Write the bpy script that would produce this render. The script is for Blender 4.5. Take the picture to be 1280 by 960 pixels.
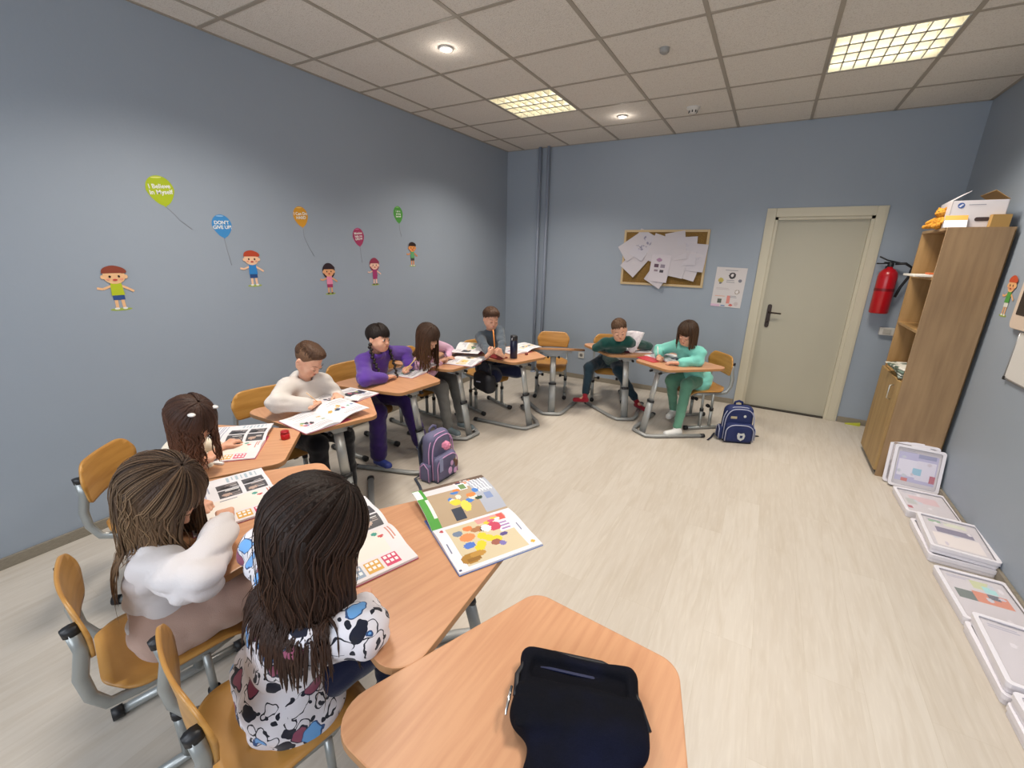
import bpy, bmesh, math, random
import numpy as np
from mathutils import Vector, Matrix
for o in list(bpy.data.objects): bpy.data.objects.remove(o, do_unlink=True)
SC = bpy.context.scene
COL = SC.collection
PI = math.pi
rnd = random.Random(7)

# ------------------------------------------------------------------ camera, world, lights, exposure
F_PX, PITCH, YAW, ROLL, EYE = 540.404, -.2963, -.5194, .0203, 1.6
_cy, _sy, _cp, _sp = math.cos(YAW), math.sin(YAW), math.cos(PITCH), math.sin(PITCH)
_f = np.array([_sy*_cp, _cy*_cp, _sp]); _r = np.array([_cy, -_sy, 0.]); _u = np.cross(_r, _f)
_cr, _sr = math.cos(ROLL), math.sin(ROLL)
_R = _cr*_r + _sr*_u; _U = -_sr*_r + _cr*_u
cam = bpy.data.cameras.new('camera'); cam_o = bpy.data.objects.new('camera', cam); COL.objects.link(cam_o)
cam.sensor_width = 36; cam.lens = F_PX/1280*36; cam.clip_start = .02
M3 = Matrix(((_R[0], _U[0], -_f[0]), (_R[1], _U[1], -_f[1]), (_R[2], _U[2], -_f[2])))
cam_o.matrix_world = Matrix.Translation((0, 0, EYE)) @ M3.to_4x4()
SC.camera = cam_o
SC.view_settings.view_transform = 'Standard'; SC.view_settings.look = 'None'
SC.view_settings.gamma = 1; SC.view_settings.use_curve_mapping = False
SC.view_settings.exposure = 0.05
W = bpy.data.worlds.new('world'); SC.world = W; W.use_nodes = True
W.node_tree.nodes['Background'].inputs[0].default_value = (.88, .94, 1, 1)
W.node_tree.nodes['Background'].inputs[1].default_value = .5

def area(name, loc, size, power, color, rot):
    l = bpy.data.lights.new(name, 'AREA'); l.shape = 'RECTANGLE'; l.size, l.size_y = size
    l.energy = power; l.color = color
    o = bpy.data.objects.new(name, l); COL.objects.link(o); o.location = loc; o.rotation_euler = rot
    return o
XL, XR, YB, YF, HC = -3.15, 1.30, 5.28, -1.7, 2.823
# daylight coming through the two windows of the wall behind the camera
area('window_daylight', (-2.0, YF-.12, 1.65), (1.5, 1.35), 42, (.84, .91, 1), (PI/2-.30, 0, 0))
area('window_daylight', (.1, YF-.12, 1.65), (1.5, 1.35), 42, (.84, .91, 1), (PI/2-.30, 0, 0))
D_ = math.radians
GX, GY = -1.7027, 2.2891                     # ceiling grid origin
TROF = [(-1, 2), (3, 2), (-1, -2), (3, -2)]            # lit troffer cells
for i, j in TROF:
    area('troffer_lamp', (GX+.6*i+.3, GY+.6*j+.3, HC-.012), (.5, .5), 25, (1, .92, .82), (0, 0, 0)).data.spread = D_(128)
DOWN = [(-1.87+.0, 2.2891+.18), (0, 0)]

def ray(u, v): return _R*((u-640)/F_PX) + _U*(-(v-480)/F_PX) + _f
def P(u, v, z):                               # point of the real horizontal plane z seen at (u, v)
    d = ray(u, v); t = (z-EYE)/d[2]; return Vector((d[0]*t, d[1]*t, z))
def V(*a): return Vector(a)

# ------------------------------------------------------------------ materials
MATS = {}
def mat(name, col=(.5, .5, .5), rough=.6, metal=0., spec=.5, emit=None, estr=0., bump=None, mix=None, attr=False, sheen=0., trans=0., alpha=1., vary=None):
    """principled material; bump=(scale,strength[,stretch xyz]); mix=(scale,colour2,lo,hi[,stretch]) noise-mixed second colour"""
    if name in MATS: return MATS[name]
    m = bpy.data.materials.new(name); m.use_nodes = True; N = m.node_tree.nodes; L = m.node_tree.links
    b = N['Principled BSDF']
    b.inputs['Base Color'].default_value = (*col, 1); b.inputs['Roughness'].default_value = rough
    b.inputs['Metallic'].default_value = metal; b.inputs['Specular IOR Level'].default_value = spec
    b.inputs['Sheen Weight'].default_value = sheen; b.inputs['Transmission Weight'].default_value = trans
    b.inputs['Alpha'].default_value = alpha
    if emit: b.inputs['Emission Color'].default_value = (*emit, 1); b.inputs['Emission Strength'].default_value = estr
    tc = N.new('ShaderNodeTexCoord')
    def noise(scale, stretch=(1, 1, 1), detail=3):
        mp = N.new('ShaderNodeMapping'); mp.inputs['Scale'].default_value = stretch; L.new(tc.outputs['Object'], mp.inputs[0])
        n = N.new('ShaderNodeTexNoise'); n.inputs['Scale'].default_value = scale; n.inputs['Detail'].default_value = detail; L.new(mp.outputs[0], n.inputs['Vector']); return n
    src = None
    if attr:
        a = N.new('ShaderNodeVertexColor'); a.layer_name = 'Col'; L.new(a.outputs[0], b.inputs['Base Color']); src = a.outputs[0]
    if mix:
        n = noise(mix[0], mix[4] if len(mix) > 4 else (1, 1, 1), 5)
        r = N.new('ShaderNodeMapRange'); r.inputs[1].default_value = mix[2]; r.inputs[2].default_value = mix[3]; L.new(n.outputs[0], r.inputs[0])
        x = N.new('ShaderNodeMixRGB'); x.inputs[1].default_value = (*col, 1); x.inputs[2].default_value = (*mix[1], 1); L.new(r.outputs[0], x.inputs[0])
        if src: L.new(src, x.inputs[1])
        L.new(x.outputs[0], b.inputs['Base Color'])
    if bump:
        n = noise(bump[0], bump[2] if len(bump) > 2 else (1, 1, 1))
        k = N.new('ShaderNodeBump'); k.inputs['Strength'].default_value = bump[1]; k.inputs['Distance'].default_value = .01
        L.new(n.outputs[0], k.inputs['Height']); L.new(k.outputs[0], b.inputs['Normal'])
    MATS[name] = m; return m
def sr(h):                                     # '#rrggbb' -> linear
    h = h.lstrip('#'); c = [int(h[i:i+2], 16)/255 for i in (0, 2, 4)]
    return tuple(x/12.92 if x <= .04045 else ((x+.055)/1.055)**2.4 for x in c)

# ------------------------------------------------------------------ mesh helpers
class MB:
    def __init__(s): s.v = []; s.f = []; s.m = []; s.sm = []
    def add(s, vs, fs, mi=0, smooth=False, T=None):
        k = len(s.v)
        s.v += [tuple(T @ Vector(p)) if T is not None else tuple(p) for p in vs]
        for f in fs: s.f.append(tuple(i+k for i in f)); s.m.append(mi); s.sm.append(smooth)
        return s
    def box(s, x0, x1, y0, y1, z0, z1, mi=0, T=None, bev=0.):
        if bev <= 0:
            vs = [(x, y, z) for x in (x0, x1) for y in (y0, y1) for z in (z0, z1)]
            fs = [(0, 1, 3, 2), (4, 6, 7, 5), (0, 4, 5, 1), (2, 3, 7, 6), (0, 2, 6, 4), (1, 5, 7, 3)]
            return s.add(vs, fs, mi, False, T)
        bm = bmesh.new(); bmesh.ops.create_cube(bm, size=1)
        for v in bm.verts: v.co = Vector(((x0+x1)/2+v.co.x*(x1-x0), (y0+y1)/2+v.co.y*(y1-y0), (z0+z1)/2+v.co.z*(z1-z0)))
        bmesh.ops.bevel(bm, geom=list(bm.edges), offset=bev, segments=2, affect='EDGES', profile=.6)
        s.bm(bm, mi, False, T); return s
    def bm(s, bm, mi=0, smooth=True, T=None):
        bm.verts.index_update(); s.add([v.co.copy() for v in bm.verts], [[v.index for v in f.verts] for f in bm.faces], mi, smooth, T); bm.free(); return s
    def tube(s, pts, r, n=10, mi=0, T=None, cap=True, flat=1., up=None, closed=False):
        """swept tube; r number or list; flat scales the section along the up side"""
        pts = [Vector(p) for p in pts]; k = len(pts)
        rs = r if isinstance(r, (list, tuple)) else [r]*k
        vs = []; fs = []; prev = None
        for i, p in enumerate(pts):
            a = pts[i-1] if (i > 0 or closed) else p; b = pts[(i+1) % k] if (i < k-1 or closed) else p
            t = (b-a).normalized()
            if prev is None:
                q = Vector(up) if up else (Vector((0, 0, 1)) if abs(t.z) < .9 else Vector((1, 0, 0)))
            else: q = prev
            q = (q - t*q.dot(t)).normalized(); w = t.cross(q); prev = q
            for j in range(n):
                an = 2*PI*j/n; vs.append(p + w*math.cos(an)*rs[i] + q*math.sin(an)*rs[i]*flat)
        for i in range(k if closed else k-1):
            for j in range(n):
                a = i*n+j; b = i*n+(j+1) % n; c = ((i+1) % k)*n+(j+1) % n; d = ((i+1) % k)*n+j
                fs.append((a, b, c, d))
        if cap and not closed: fs.append(tuple(range(n))[::-1]); fs.append(tuple((k-1)*n+j for j in range(n)))
        return s.add(vs, fs, mi, True, T)
    def prism(s, poly, z0, z1, mi=0, T=None, bev=0., smooth=False):
        bm = bmesh.new(); a = [bm.verts.new((x, y, z0)) for x, y in poly]
        f = bm.faces.new(a); r = bmesh.ops.extrude_face_region(bm, geom=[f])
        for e in r['geom']:
            if isinstance(e, bmesh.types.BMVert): e.co.z = z1
        bmesh.ops.recalc_face_normals(bm, faces=bm.faces)
        if bev: 
            ed = [e for e in bm.edges if abs(e.verts[0].co.z-e.verts[1].co.z) < 1e-6]
            bmesh.ops.bevel(bm, geom=ed, offset=bev, segments=2, affect='EDGES', profile=.6)
        return s.bm(bm, mi, smooth, T)
    def ell(s, c, r, mi=0, T=None, seg=16, rings=10):
        vs = []; fs = []
        for i in range(rings+1):
            th = PI*i/rings
            for j in range(seg):
                ph = 2*PI*j/seg; vs.append((c[0]+r[0]*math.sin(th)*math.cos(ph), c[1]+r[1]*math.sin(th)*math.sin(ph), c[2]+r[2]*math.cos(th)))
        for i in range(rings):
            for j in range(seg): fs.append((i*seg+j, (i+1)*seg+j, (i+1)*seg+(j+1) % seg, i*seg+(j+1) % seg))
        return s.add(vs, fs, mi, True, T)
    def lathe(s, prof, n=20, mi=0, T=None):
        vs = [(r*math.cos(2*PI*j/n), r*math.sin(2*PI*j/n), z) for r, z in prof for j in range(n)]
        fs = [(i*n+j, i*n+(j+1) % n, (i+1)*n+(j+1) % n, (i+1)*n+j) for i in range(len(prof)-1) for j in range(n)]
        return s.add(vs, fs, mi, True, T)
    def build(s, name, mats, parent=None, auto=True, fc=None):
        me = bpy.data.meshes.new(name); me.from_pydata(s.v, [], s.f)
        if not isinstance(mats, (list, tuple)): mats = [mats]
        for m in mats: me.materials.append(m)
        me.polygons.foreach_set('material_index', s.m); me.polygons.foreach_set('use_smooth', s.sm)
        if fc is not None:
            at = me.color_attributes.new('Col', 'FLOAT_COLOR', 'CORNER'); buf = np.ones((len(me.loops), 4), np.float32)
            ls = np.zeros(len(me.polygons), int); lt = np.zeros(len(me.polygons), int)
            me.polygons.foreach_get('loop_start', ls); me.polygons.foreach_get('loop_total', lt)
            buf[:, :3] = np.repeat(np.asarray(fc, np.float32), lt, axis=0); at.data.foreach_set('color', buf.ravel())
        bm = bmesh.new(); bm.from_mesh(me); bmesh.ops.remove_doubles(bm, verts=bm.verts, dist=1e-6) if False else None
        if fc is None: bmesh.ops.recalc_face_normals(bm, faces=bm.faces)
        bm.to_mesh(me); bm.free(); me.update()
        o = bpy.data.objects.new(name, me); COL.objects.link(o)
        if parent: o.parent = parent
        return o
def npmesh(name, vs, fs, m, parent=None, mi=None, smooth=True, col=None):
    me = bpy.data.meshes.new(name); me.from_pydata([tuple(map(float, v)) for v in vs], [], [tuple(map(int, f)) for f in fs])
    for x in (m if isinstance(m, (list, tuple)) else [m]): me.materials.append(x)
    if mi is not None: me.polygons.foreach_set('material_index', mi)
    me.polygons.foreach_set('use_smooth', [smooth]*len(me.polygons))
    if col is not None:
        at = me.color_attributes.new('Col', 'FLOAT_COLOR', 'POINT'); buf = np.ones((len(me.vertices), 4), np.float32); buf[:, :3] = col
        at.data.foreach_set('color', buf.ravel())
    me.update(); o = bpy.data.objects.new(name, me); COL.objects.link(o)
    if parent: o.parent = parent
    return o
def tag(o, label=None, cat=None, group=None, kind=None):
    if label: o['label'] = label
    if cat: o['category'] = cat
    if group: o['group'] = group
    if kind: o['kind'] = kind
    return o
def thing(name, label, cat, loc=(0, 0, 0), rz=0., group=None):
    o = bpy.data.objects.new(name, None); COL.objects.link(o); o.empty_display_size = .05
    o.location = loc; o.rotation_euler = (0, 0, rz); return tag(o, label, cat, group)
def dup(root, loc, rz, label, group=None):
    r = root.copy(); COL.objects.link(r); r.location = loc; r.rotation_euler = (0, 0, rz); r['label'] = label
    if group: r['group'] = group
    for ch in list(root.children):
        c = ch.copy(); COL.objects.link(c); c.parent = r
        for g in list(ch.children):
            d = g.copy(); COL.objects.link(d); d.parent = c
    return r
def rpoly(pts, rad, n=6):
    """2-D polygon with rounded corners; rad number or list"""
    out = []; k = len(pts); rad = rad if isinstance(rad, (list, tuple)) else [rad]*k
    for i in range(k):
        p = Vector(pts[i]); a = (Vector(pts[i-1])-p); b = (Vector(pts[(i+1) % k])-p); la, lb = a.length, b.length; a.normalize(); b.normalize()
        ang = math.acos(max(-1, min(1, a.dot(b)))); r = rad[i]; d = min(r/math.tan(ang/2), la*.48, lb*.48); r = d*math.tan(ang/2)
        c = p + (a+b).normalized()*(r/math.sin(ang/2)); s = p+a*d-c; e = p+b*d-c
        a0 = math.atan2(s.y, s.x); a1 = math.atan2(e.y, e.x); da = (a1-a0+PI) % (2*PI)-PI
        for j in range(n+1): t = a0+da*j/n; out.append((c.x+r*math.cos(t), c.y+r*math.sin(t)))
    return out
def RZ(a): return Matrix.Rotation(a, 4, 'Z')
def TR(x, y, z): return Matrix.Translation((x, y, z))
def frame(o, x, y, z):                        # 4x4 from origin and three axes
    m = Matrix((x, y, z)).transposed().to_4x4(); m.translation = o; return m
def D(a): return math.radians(a)

# ------------------------------------------------------------------ room
def wall_mat():
    return mat('wall_paint', sr('#959fab'), .5, bump=(60, .05), mix=(1.3, sr('#98a2ae'), .3, .7))
WM = wall_mat()
def struct(o): o['kind'] = 'structure'; return o
b = MB(); b.box(XL-.1, XL, YF-.1, YB+.1, 0, HC+.15); struct(b.build('wall_left', WM))
b = MB(); b.box(XR, XR+.1, YF-.1, YB+.1, 0, HC+.15); struct(b.build('wall_right', WM))
DX0, DX1, DZ = -.045, .75, 1.985                # door opening
b = MB(); b.box(XL, DX0, YB, YB+.14, 0, HC+.15); b.box(DX1, XR, YB, YB+.14, 0, HC+.15); b.box(DX0, DX1, YB, YB+.14, DZ, HC+.15)
struct(b.build('wall_back', WM))
b = MB()
wx = [(-2.75, -1.25), (-.65, .85)]
b.box(XL, XR, YF-.1, YF, 0, .95); b.box(XL, XR, YF-.1, YF, 2.35, HC+.15)
for x0, x1 in ((XL, -2.75), (-1.25, -.65), (.85, XR)): b.box(x0, x1, YF-.1, YF, .95, 2.35)
struct(b.build('wall_front', WM))
wf = mat('white_pvc', (.8, .8, .8), .35)
for k, (x0, x1) in enumerate(wx):
    b = MB()
    for a0, a1, c0, c1 in ((x0, x1, .95, 1.01), (x0, x1, 2.29, 2.35), (x0, x0+.06, 1.01, 2.29), (x1-.06, x1, 1.01, 2.29), ((x0+x1)/2-.04, (x0+x1)/2+.04, 1.01, 2.29)):
        b.box(a0, a1, YF-.07, YF-.02, c0, c1)
    b.box(x0-.05, x1+.05, YF-.02, YF+.12, .93, .95)
    struct(b.build('window_%d' % (k+1), wf))
def floor_mat():
    m = bpy.data.materials.new('pale_ash_laminate'); m.use_nodes = True; N = m.node_tree.nodes; L = m.node_tree.links; bs = N['Principled BSDF']
    tc = N.new('ShaderNodeTexCoord'); mp = N.new('ShaderNodeMapping'); mp.inputs['Rotation'].default_value = (0, 0, PI/2); L.new(tc.outputs['Object'], mp.inputs[0])
    br = N.new('ShaderNodeTexBrick'); br.inputs['Scale'].default_value = 1; br.inputs['Brick Width'].default_value = 1.29; br.inputs['Row Height'].default_value = .193
    br.inputs['Mortar Size'].default_value = .0007; br.inputs['Mortar Smooth'].default_value = .3; br.offset = .37
    br.inputs['Color1'].default_value = (*sr('#c6beb3'), 1); br.inputs['Color2'].default_value = (*sr('#c0b7ab'), 1); br.inputs['Mortar'].default_value = (*sr('#b5ab9b'), 1)
    L.new(mp.outputs[0], br.inputs['Vector'])
    m2 = N.new('ShaderNodeMapping'); m2.inputs['Scale'].default_value = (9, .9, 1); L.new(tc.outputs['Object'], m2.inputs[0])
    addv = N.new('ShaderNodeVectorMath'); addv.operation = 'ADD'; L.new(m2.outputs[0], addv.inputs[0])
    sc = N.new('ShaderNodeVectorMath'); sc.operation = 'SCALE'; sc.inputs['Scale'].default_value = 14; L.new(br.outputs['Color'], sc.inputs[0]); L.new(sc.outputs[0], addv.inputs[1])
    n = N.new('ShaderNodeTexNoise'); n.inputs['Scale'].default_value = 2.2; n.inputs['Detail'].default_value = 7; n.inputs['Distortion'].default_value = 1.4; L.new(addv.outputs[0], n.inputs['Vector'])
    r = N.new('ShaderNodeMapRange'); r.inputs[1].default_value = .42; r.inputs[2].default_value = .72; r.inputs[4].default_value = .55; L.new(n.outputs[0], r.inputs[0])
    x = N.new('ShaderNodeMixRGB'); x.inputs[2].default_value = (*sr('#b3a797'), 1); L.new(r.outputs[0], x.inputs[0]); L.new(br.outputs['Color'], x.inputs[1])
    n3 = N.new('ShaderNodeTexNoise'); n3.inputs['Scale'].default_value = 9; L.new(m2.outputs[0], n3.inputs['Vector']); n3.inputs['Detail'].default_value = 4
    r3 = N.new('ShaderNodeMapRange'); r3.inputs[1].default_value = .5; r3.inputs[2].default_value = .8; r3.inputs[4].default_value = .3; L.new(n3.outputs[0], r3.inputs[0])
    x3 = N.new('ShaderNodeMixRGB'); x3.inputs[2].default_value = (*sr('#d8d1c5'), 1); L.new(r3.outputs[0], x3.inputs[0]); L.new(x.outputs[0], x3.inputs[1])
    L.new(x3.outputs[0], bs.inputs['Base Color'])
    bs.inputs['Roughness'].default_value = .42; bs.inputs['Specular IOR Level'].default_value = .45
    k = N.new('ShaderNodeBump'); k.inputs['Strength'].default_value = .08; k.inputs['Distance'].default_value = .004; L.new(n.outputs[0], k.inputs['Height']); L.new(k.outputs[0], bs.inputs['Normal'])
    return m
b = MB(); b.box(XL-.1, XR+.1, YF-.1, YB+.2, -.1, 0); struct(b.build('floor', floor_mat()))
# suspended ceiling: tiles, T-bars
tile = mat('mineral_tile', sr('#dcd6cd'), .9, bump=(170, .5), mix=(150, sr('#c4bcb1'), .52, .7))
tbar = mat('tbar_steel', sr('#a09789'), .5)
b = MB(); xs = [GX+.6*i for i in range(-4, 7)]; ys = [GY+.6*j for j in range(-8, 7)]
def clip(a, lo, hi): return max(lo, min(hi, a))
for i in range(len(xs)-1):
    for j in range(len(ys)-1):
        if (i-4, j-8) in TROF: continue
        x0, x1, y0, y1 = clip(xs[i], XL, XR), clip(xs[i+1], XL, XR), clip(ys[j], YF, YB), clip(ys[j+1], YF, YB)
        if x1-x0 < .01 or y1-y0 < .01: continue
        b.box(x0, x1, y0, y1, HC, HC+.015)
struct(b.build('ceiling', tile))
b = MB()
for x in xs:
    if XL+.03 < x < XR-.03: b.box(x-.012, x+.012, YF, YB, HC-.004, HC+.03)
for y in ys:
    if YF < y < YB: b.box(XL, XR, y-.012, y+.012, HC-.0035, HC+.03)
for x0, x1, y0, y1 in ((XL, XL+.02, YF, YB), (XR-.02, XR, YF, YB), (XL, XR, YB-.02, YB)): b.box(x0, x1, y0, y1, HC-.004, HC+.01)
struct(b.build('trim_1', tbar))
b = MB(); b.box(XL-.1, XR+.1, YF-.1, YB+.1, HC+.15, HC+.2); struct(b.build('ceiling', tbar))
bb = mat('baseboard_wood', sr('#8f8778'), .5, mix=(8, sr('#7f7667'), .3, .7, (1, 6, 30)))
b = MB(); b.box(XL, XL+.016, YF, YB, 0, .058, bev=.003); struct(b.build('baseboard_left', bb))
b = MB(); b.box(XR-.016, XR, YF, YB, 0, .058, bev=.003); struct(b.build('baseboard_right', bb))
b = MB(); b.box(XL, DX0-.085, YB-.016, YB, 0, .058, bev=.003); b.box(DX1+.085, XR, YB-.016, YB, 0, .058, bev=.003); struct(b.build('baseboard_back', bb))
# door
dm = mat('cream_door_paint', sr('#b3ae9c'), .45, bump=(30, .03)); dm2 = mat('cream_frame', sr('#c8c1ac'), .45)
b = MB(); b.box(DX0+.012, DX1-.012, YB+.035, YB+.075, .012, DZ-.01, bev=.004)
door = struct(b.build('door_1', dm))
b = MB(); w = .078
for x0, x1, z0, z1 in ((DX0-w, DX0+.004, 0, DZ+w), (DX1-.004, DX1+w, 0, DZ+w), (DX0+.004, DX1-.004, DZ-.004, DZ+w)):
    b.box(x0, x1, YB-.018, YB, z0, z1, bev=.004)
    
b.box(DX0, DX0+.03, YB, YB+.14, 0, DZ); b.box(DX1-.03, DX1, YB, YB+.14, 0, DZ); b.box(DX0, DX1, YB, YB+.14, DZ-.03, DZ)
for x0, x1 in ((DX0-.062, DX0-.05), (DX1+.05, DX1+.062)): b.box(x0, x1, YB-.024, YB-.017, 0, DZ+.05)
struct(b.build('trim_2', dm2))
b = MB(); b.box(DX0+.03, DX1-.03, YB, YB+.1, 0, .012); struct(b.build('trim_3', mat('dark_threshold', (.03, .025, .02), .4)))
b = MB(); hm = mat('dark_bronze', (.05, .035, .03), .35, .7)
b.prism(rpoly([(-.02, -.12), (.02, -.12), (.02, .12), (-.02, .12)], .018), -.004, .004, T=TR(.055, YB+.03, 1.01) @ Matrix.Rotation(PI/2, 4, 'X'))
b.tube([(.055, YB+.03, 1.05), (.055, YB-.02, 1.05), (.07, YB-.028, 1.05), (.165, YB-.028, 1.046)], [.009, .009, .009, .007], 10)
b.tube([(.055, YB+.03, .95), (.055, YB+.018, .95)], .009, 10)
b.build('door_handle', hm, door)
# heating pipes in the corner
pm = mat('pipe_paint', sr('#8f98a8'), .4)
for x, l in ((-2.66, 'grey-blue heating pipe in the far corner, the left one of the pair'), (-2.545, 'grey-blue heating pipe in the far corner, the right one of the pair')):
    b = MB(); b.tube([(x, YB-.05, .0), (x, YB-.05, HC)], .02, 14); b.lathe([(.035, 0), (.035, .012), (.021, .018)], T=TR(x, YB-.05, 0)); tag(b.build('heating_pipe', pm), l, 'pipe', 'heating pipes in the corner')
# ------------------------------------------------------------------ ceiling fittings
wm = mat('louvre_white', (.78, .76, .7), .3, .4); tubem = mat('fluorescent_tube', (1, 1, 1), .5, emit=(1, .9, .62), estr=4.5)
def troffer(i, j, label):
    t = thing('ceiling_light', label, 'ceiling light', (GX+.6*i+.3, GY+.6*j+.3, HC), PI/2, 'recessed louvre lights in the tile grid')
    b = MB()
    for x0, x1, y0, y1 in ((-.29, -.28, -.29, .29), (.28, .29, -.29, .29), (-.28, .28, -.29, -.28), (-.28, .28, .28, .29)): b.box(x0, x1, y0, y1, -.004, .09)
    b.box(-.29, .29, -.29, .29, .09, .1); b.build('housing', wm, t)
    for k in range(4):
        b = MB(); x = -.21+.14*k; b.tube([(x, -.27, .055), (x, .27, .055)], .013, 10); b.build('tube', tubem, t)
    b = MB()
    for k in range(1, 4): x = -.28+.14*k; b.add([(x-.012, -.28, .0), (x+.012, -.28, .0), (x, -.28, .05), (x-.012, .28, .0), (x+.012, .28, .0), (x, .28, .05)], [(0, 1, 4, 3), (1, 2, 5, 4), (2, 0, 3, 5)])
    for k in range(1, 8): y = -.28+.07*k; b.add([(-.28, y-.004, .0), (-.28, y+.004, .0), (-.28, y, .042), (.28, y-.004, .0), (.28, y+.004, .0), (.28, y, .042)], [(0, 1, 4, 3), (1, 2, 5, 4), (2, 0, 3, 5)])
    b.build('louvre', wm, t); return t
troffer(-1, 2, 'square fluorescent louvre light in the middle of the ceiling'); troffer(3, 2, 'square fluorescent louvre light nearest the right wall')
dl = mat('downlight_lens', (1, 1, 1), .4, emit=(1, .93, .95), estr=25); ring = mat('downlight_ring', (.8, .79, .76), .4)
for (u, v), l in (((557.5, 60), 'small round lit downlight over the left of the room'), ((778, 145), 'small round lit downlight near the far wall')):
    p = P(u, v, HC)
    t = thing('downlight', l, 'ceiling light', p, 0, 'small round downlights')
    b = MB(); b.lathe([(.028, 0), (.045, -.004), (.046, -.009), (.03, -.012), (.028, -.006)]); b.build('ring', ring, t)
    b = MB(); b.lathe([(.0001, -.008), (.029, -.008), (.029, 0), (.0001, 0)]); b.build('lens', dl, t)
    sp = bpy.data.lights.new('downlight_lamp', 'POINT'); sp.energy = .8; sp.shadow_soft_size = .03; sp.color = (1, .9, .8); so = bpy.data.objects.new('downlight_lamp', sp); COL.objects.link(so); so.location = p + V(0, 0, -.04)
gm = mat('detector_grey', (.3, .29, .27), .5); wm2 = mat('detector_white', (.62, .6, .56), .5)
p = P(831, 60, HC); b = MB(); b.lathe([(.0001, -.03), (.018, -.03), (.028, -.022), (.03, 0)], T=TR(*p)); tag(b.build('motion_sensor', gm), 'small grey sensor dome on the ceiling tile', 'sensor')
p = P(867, 134, HC); t = thing('smoke_detector', 'white round smoke detector on the ceiling near the far wall', 'smoke detector', p)
b = MB(); b.lathe([(.055, 0), (.055, -.012), (.045, -.02)]); b.lathe([(.0001, -.05), (.02, -.05), (.03, -.042), (.036, -.028), (.045, -.02)]); b.build('cover', wm2, t)
b = MB()
for k in range(8): a = k*PI/4; b.box(-.005, .005, .0, .004, -.044, -.026, T=RZ(a) @ TR(0, .033, 0))
b.build('vent_slots', mat('black_slot', (.05, .05, .05), .6), t)
# ------------------------------------------------------------------ desks and chairs
beech = mat('beech_laminate', sr('#cb9872'), .38, spec=.45, mix=(3.2, sr('#bf8a66'), .38, .72, (22, 1.4, 6)), bump=(40, .02, (12, 1, 1)))
beechE = mat('beech_edge', sr('#a87a50'), .45)
steel = mat('grey_powder_steel', sr('#9a9c9b'), .42, .25)
steel2 = mat('light_telescopic_steel', sr('#b4b5b2'), .35, .4)
blk = mat('black_plastic', (.012, .012, .014), .45)
DTOP = .662
WF, WB, DD = .40, .78, .57
TOPP = rpoly([(-WF/2, DD/2), (-WB/2, -DD/2), (WB/2, -DD/2), (WF/2, DD/2)], [.06, .075, .075, .06], 8)
def make_desk(label):
    t = thing('school_desk', label, 'desk', group='trapezoid school desks in a horseshoe')
    b = MB(); b.prism(TOPP, DTOP-.024, DTOP, 0, bev=.004)
    o = b.build('table_top', [beech, beechE], t)
    for p in o.data.polygons:
        if abs(p.normal.z) < .5: p.material_index = 1
    b = MB()                                                      # bracket and support under the top
    b.add([(-.15, .20, DTOP-.024), (.15, .20, DTOP-.024), (.15, .0, DTOP-.024), (-.15, .0, DTOP-.024), (-.04, .20, DTOP-.085), (.04, .20, DTOP-.085), (.04, .05, DTOP-.085), (-.04, .05, DTOP-.085)],
          [(0, 1, 2, 3), (4, 7, 6, 5), (0, 4, 5, 1), (1, 5, 6, 2), (2, 6, 7, 3), (3, 7, 4, 0)])
    b.box(-.2, .2, -.12, .05, DTOP-.05, DTOP-.024, bev=.004); b.build('bracket', steel, t)
    A = V(0, .175, DTOP-.07); B = V(0, .295, .02); M = A.lerp(B, .48)
    b = MB(); b.tube([M, B], .036, 12, flat=.5, up=(0, 1, .2)); b.build('lower_column', steel, t)
    b = MB(); b.tube([A, M.lerp(B, .1)], .029, 12, flat=.48, up=(0, 1, .2)); b.build('upper_column', steel2, t)
    b = MB(); b.tube([M.lerp(A, .02), M.lerp(B, .05)], .039, 12, flat=.58, up=(0, 1, .2)); b.build('column_collar', blk, t)
    b = MB()
    def bar(p, q): b.tube([p, q], .021, 10, flat=.62, up=(0, 0, 1))
    f0, f1 = V(-.10, .315, .018), V(.10, .315, .018); e0, e1 = V(-.31, -.16, .018), V(.31, -.16, .018)
    path = [e0, f0.lerp(e0, .12), f0+V(.02, .012, 0), f1+V(-.02, .012, 0), f1.lerp(e1, .12), e1]
    b.tube(path, .021, 10, flat=.7, up=(0, 0, 1)); b.build('base_frame', steel, t)
    for e in (e0, e1):
        b = MB(); d = (e-(f0 if e is e0 else f1)).normalized(); b.tube([e-d*.03, e+d*.006], .024, 10, flat=.7, up=(0, 0, 1)); b.build('foot_cap', blk, t)
    for x in (-.055, .055):
        b = MB(); b.tube([(x, .2, DTOP-.075), (x, .225, DTOP-.075)], .011, 10); b.build('bolt', blk, t)
    return t
DESKS = {'D1': (-.258, .630, -4.4), 'D2': (-.870, .882, -15), 'D3': (-1.537, .792, -18), 'D4': (-2.123, .973, -46), 'D5': (-2.203, 1.576, -108), 'D6': (-2.315, 2.279, -95), 'D7': (-2.40, 2.963, -97), 'D8': (-2.032, 3.52, -110), 'D9': (-1.86, 4.112, -153), 'D10': (-1.19, 4.372, -150), 'D11': (-.637, 4.104, 148)}
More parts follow.
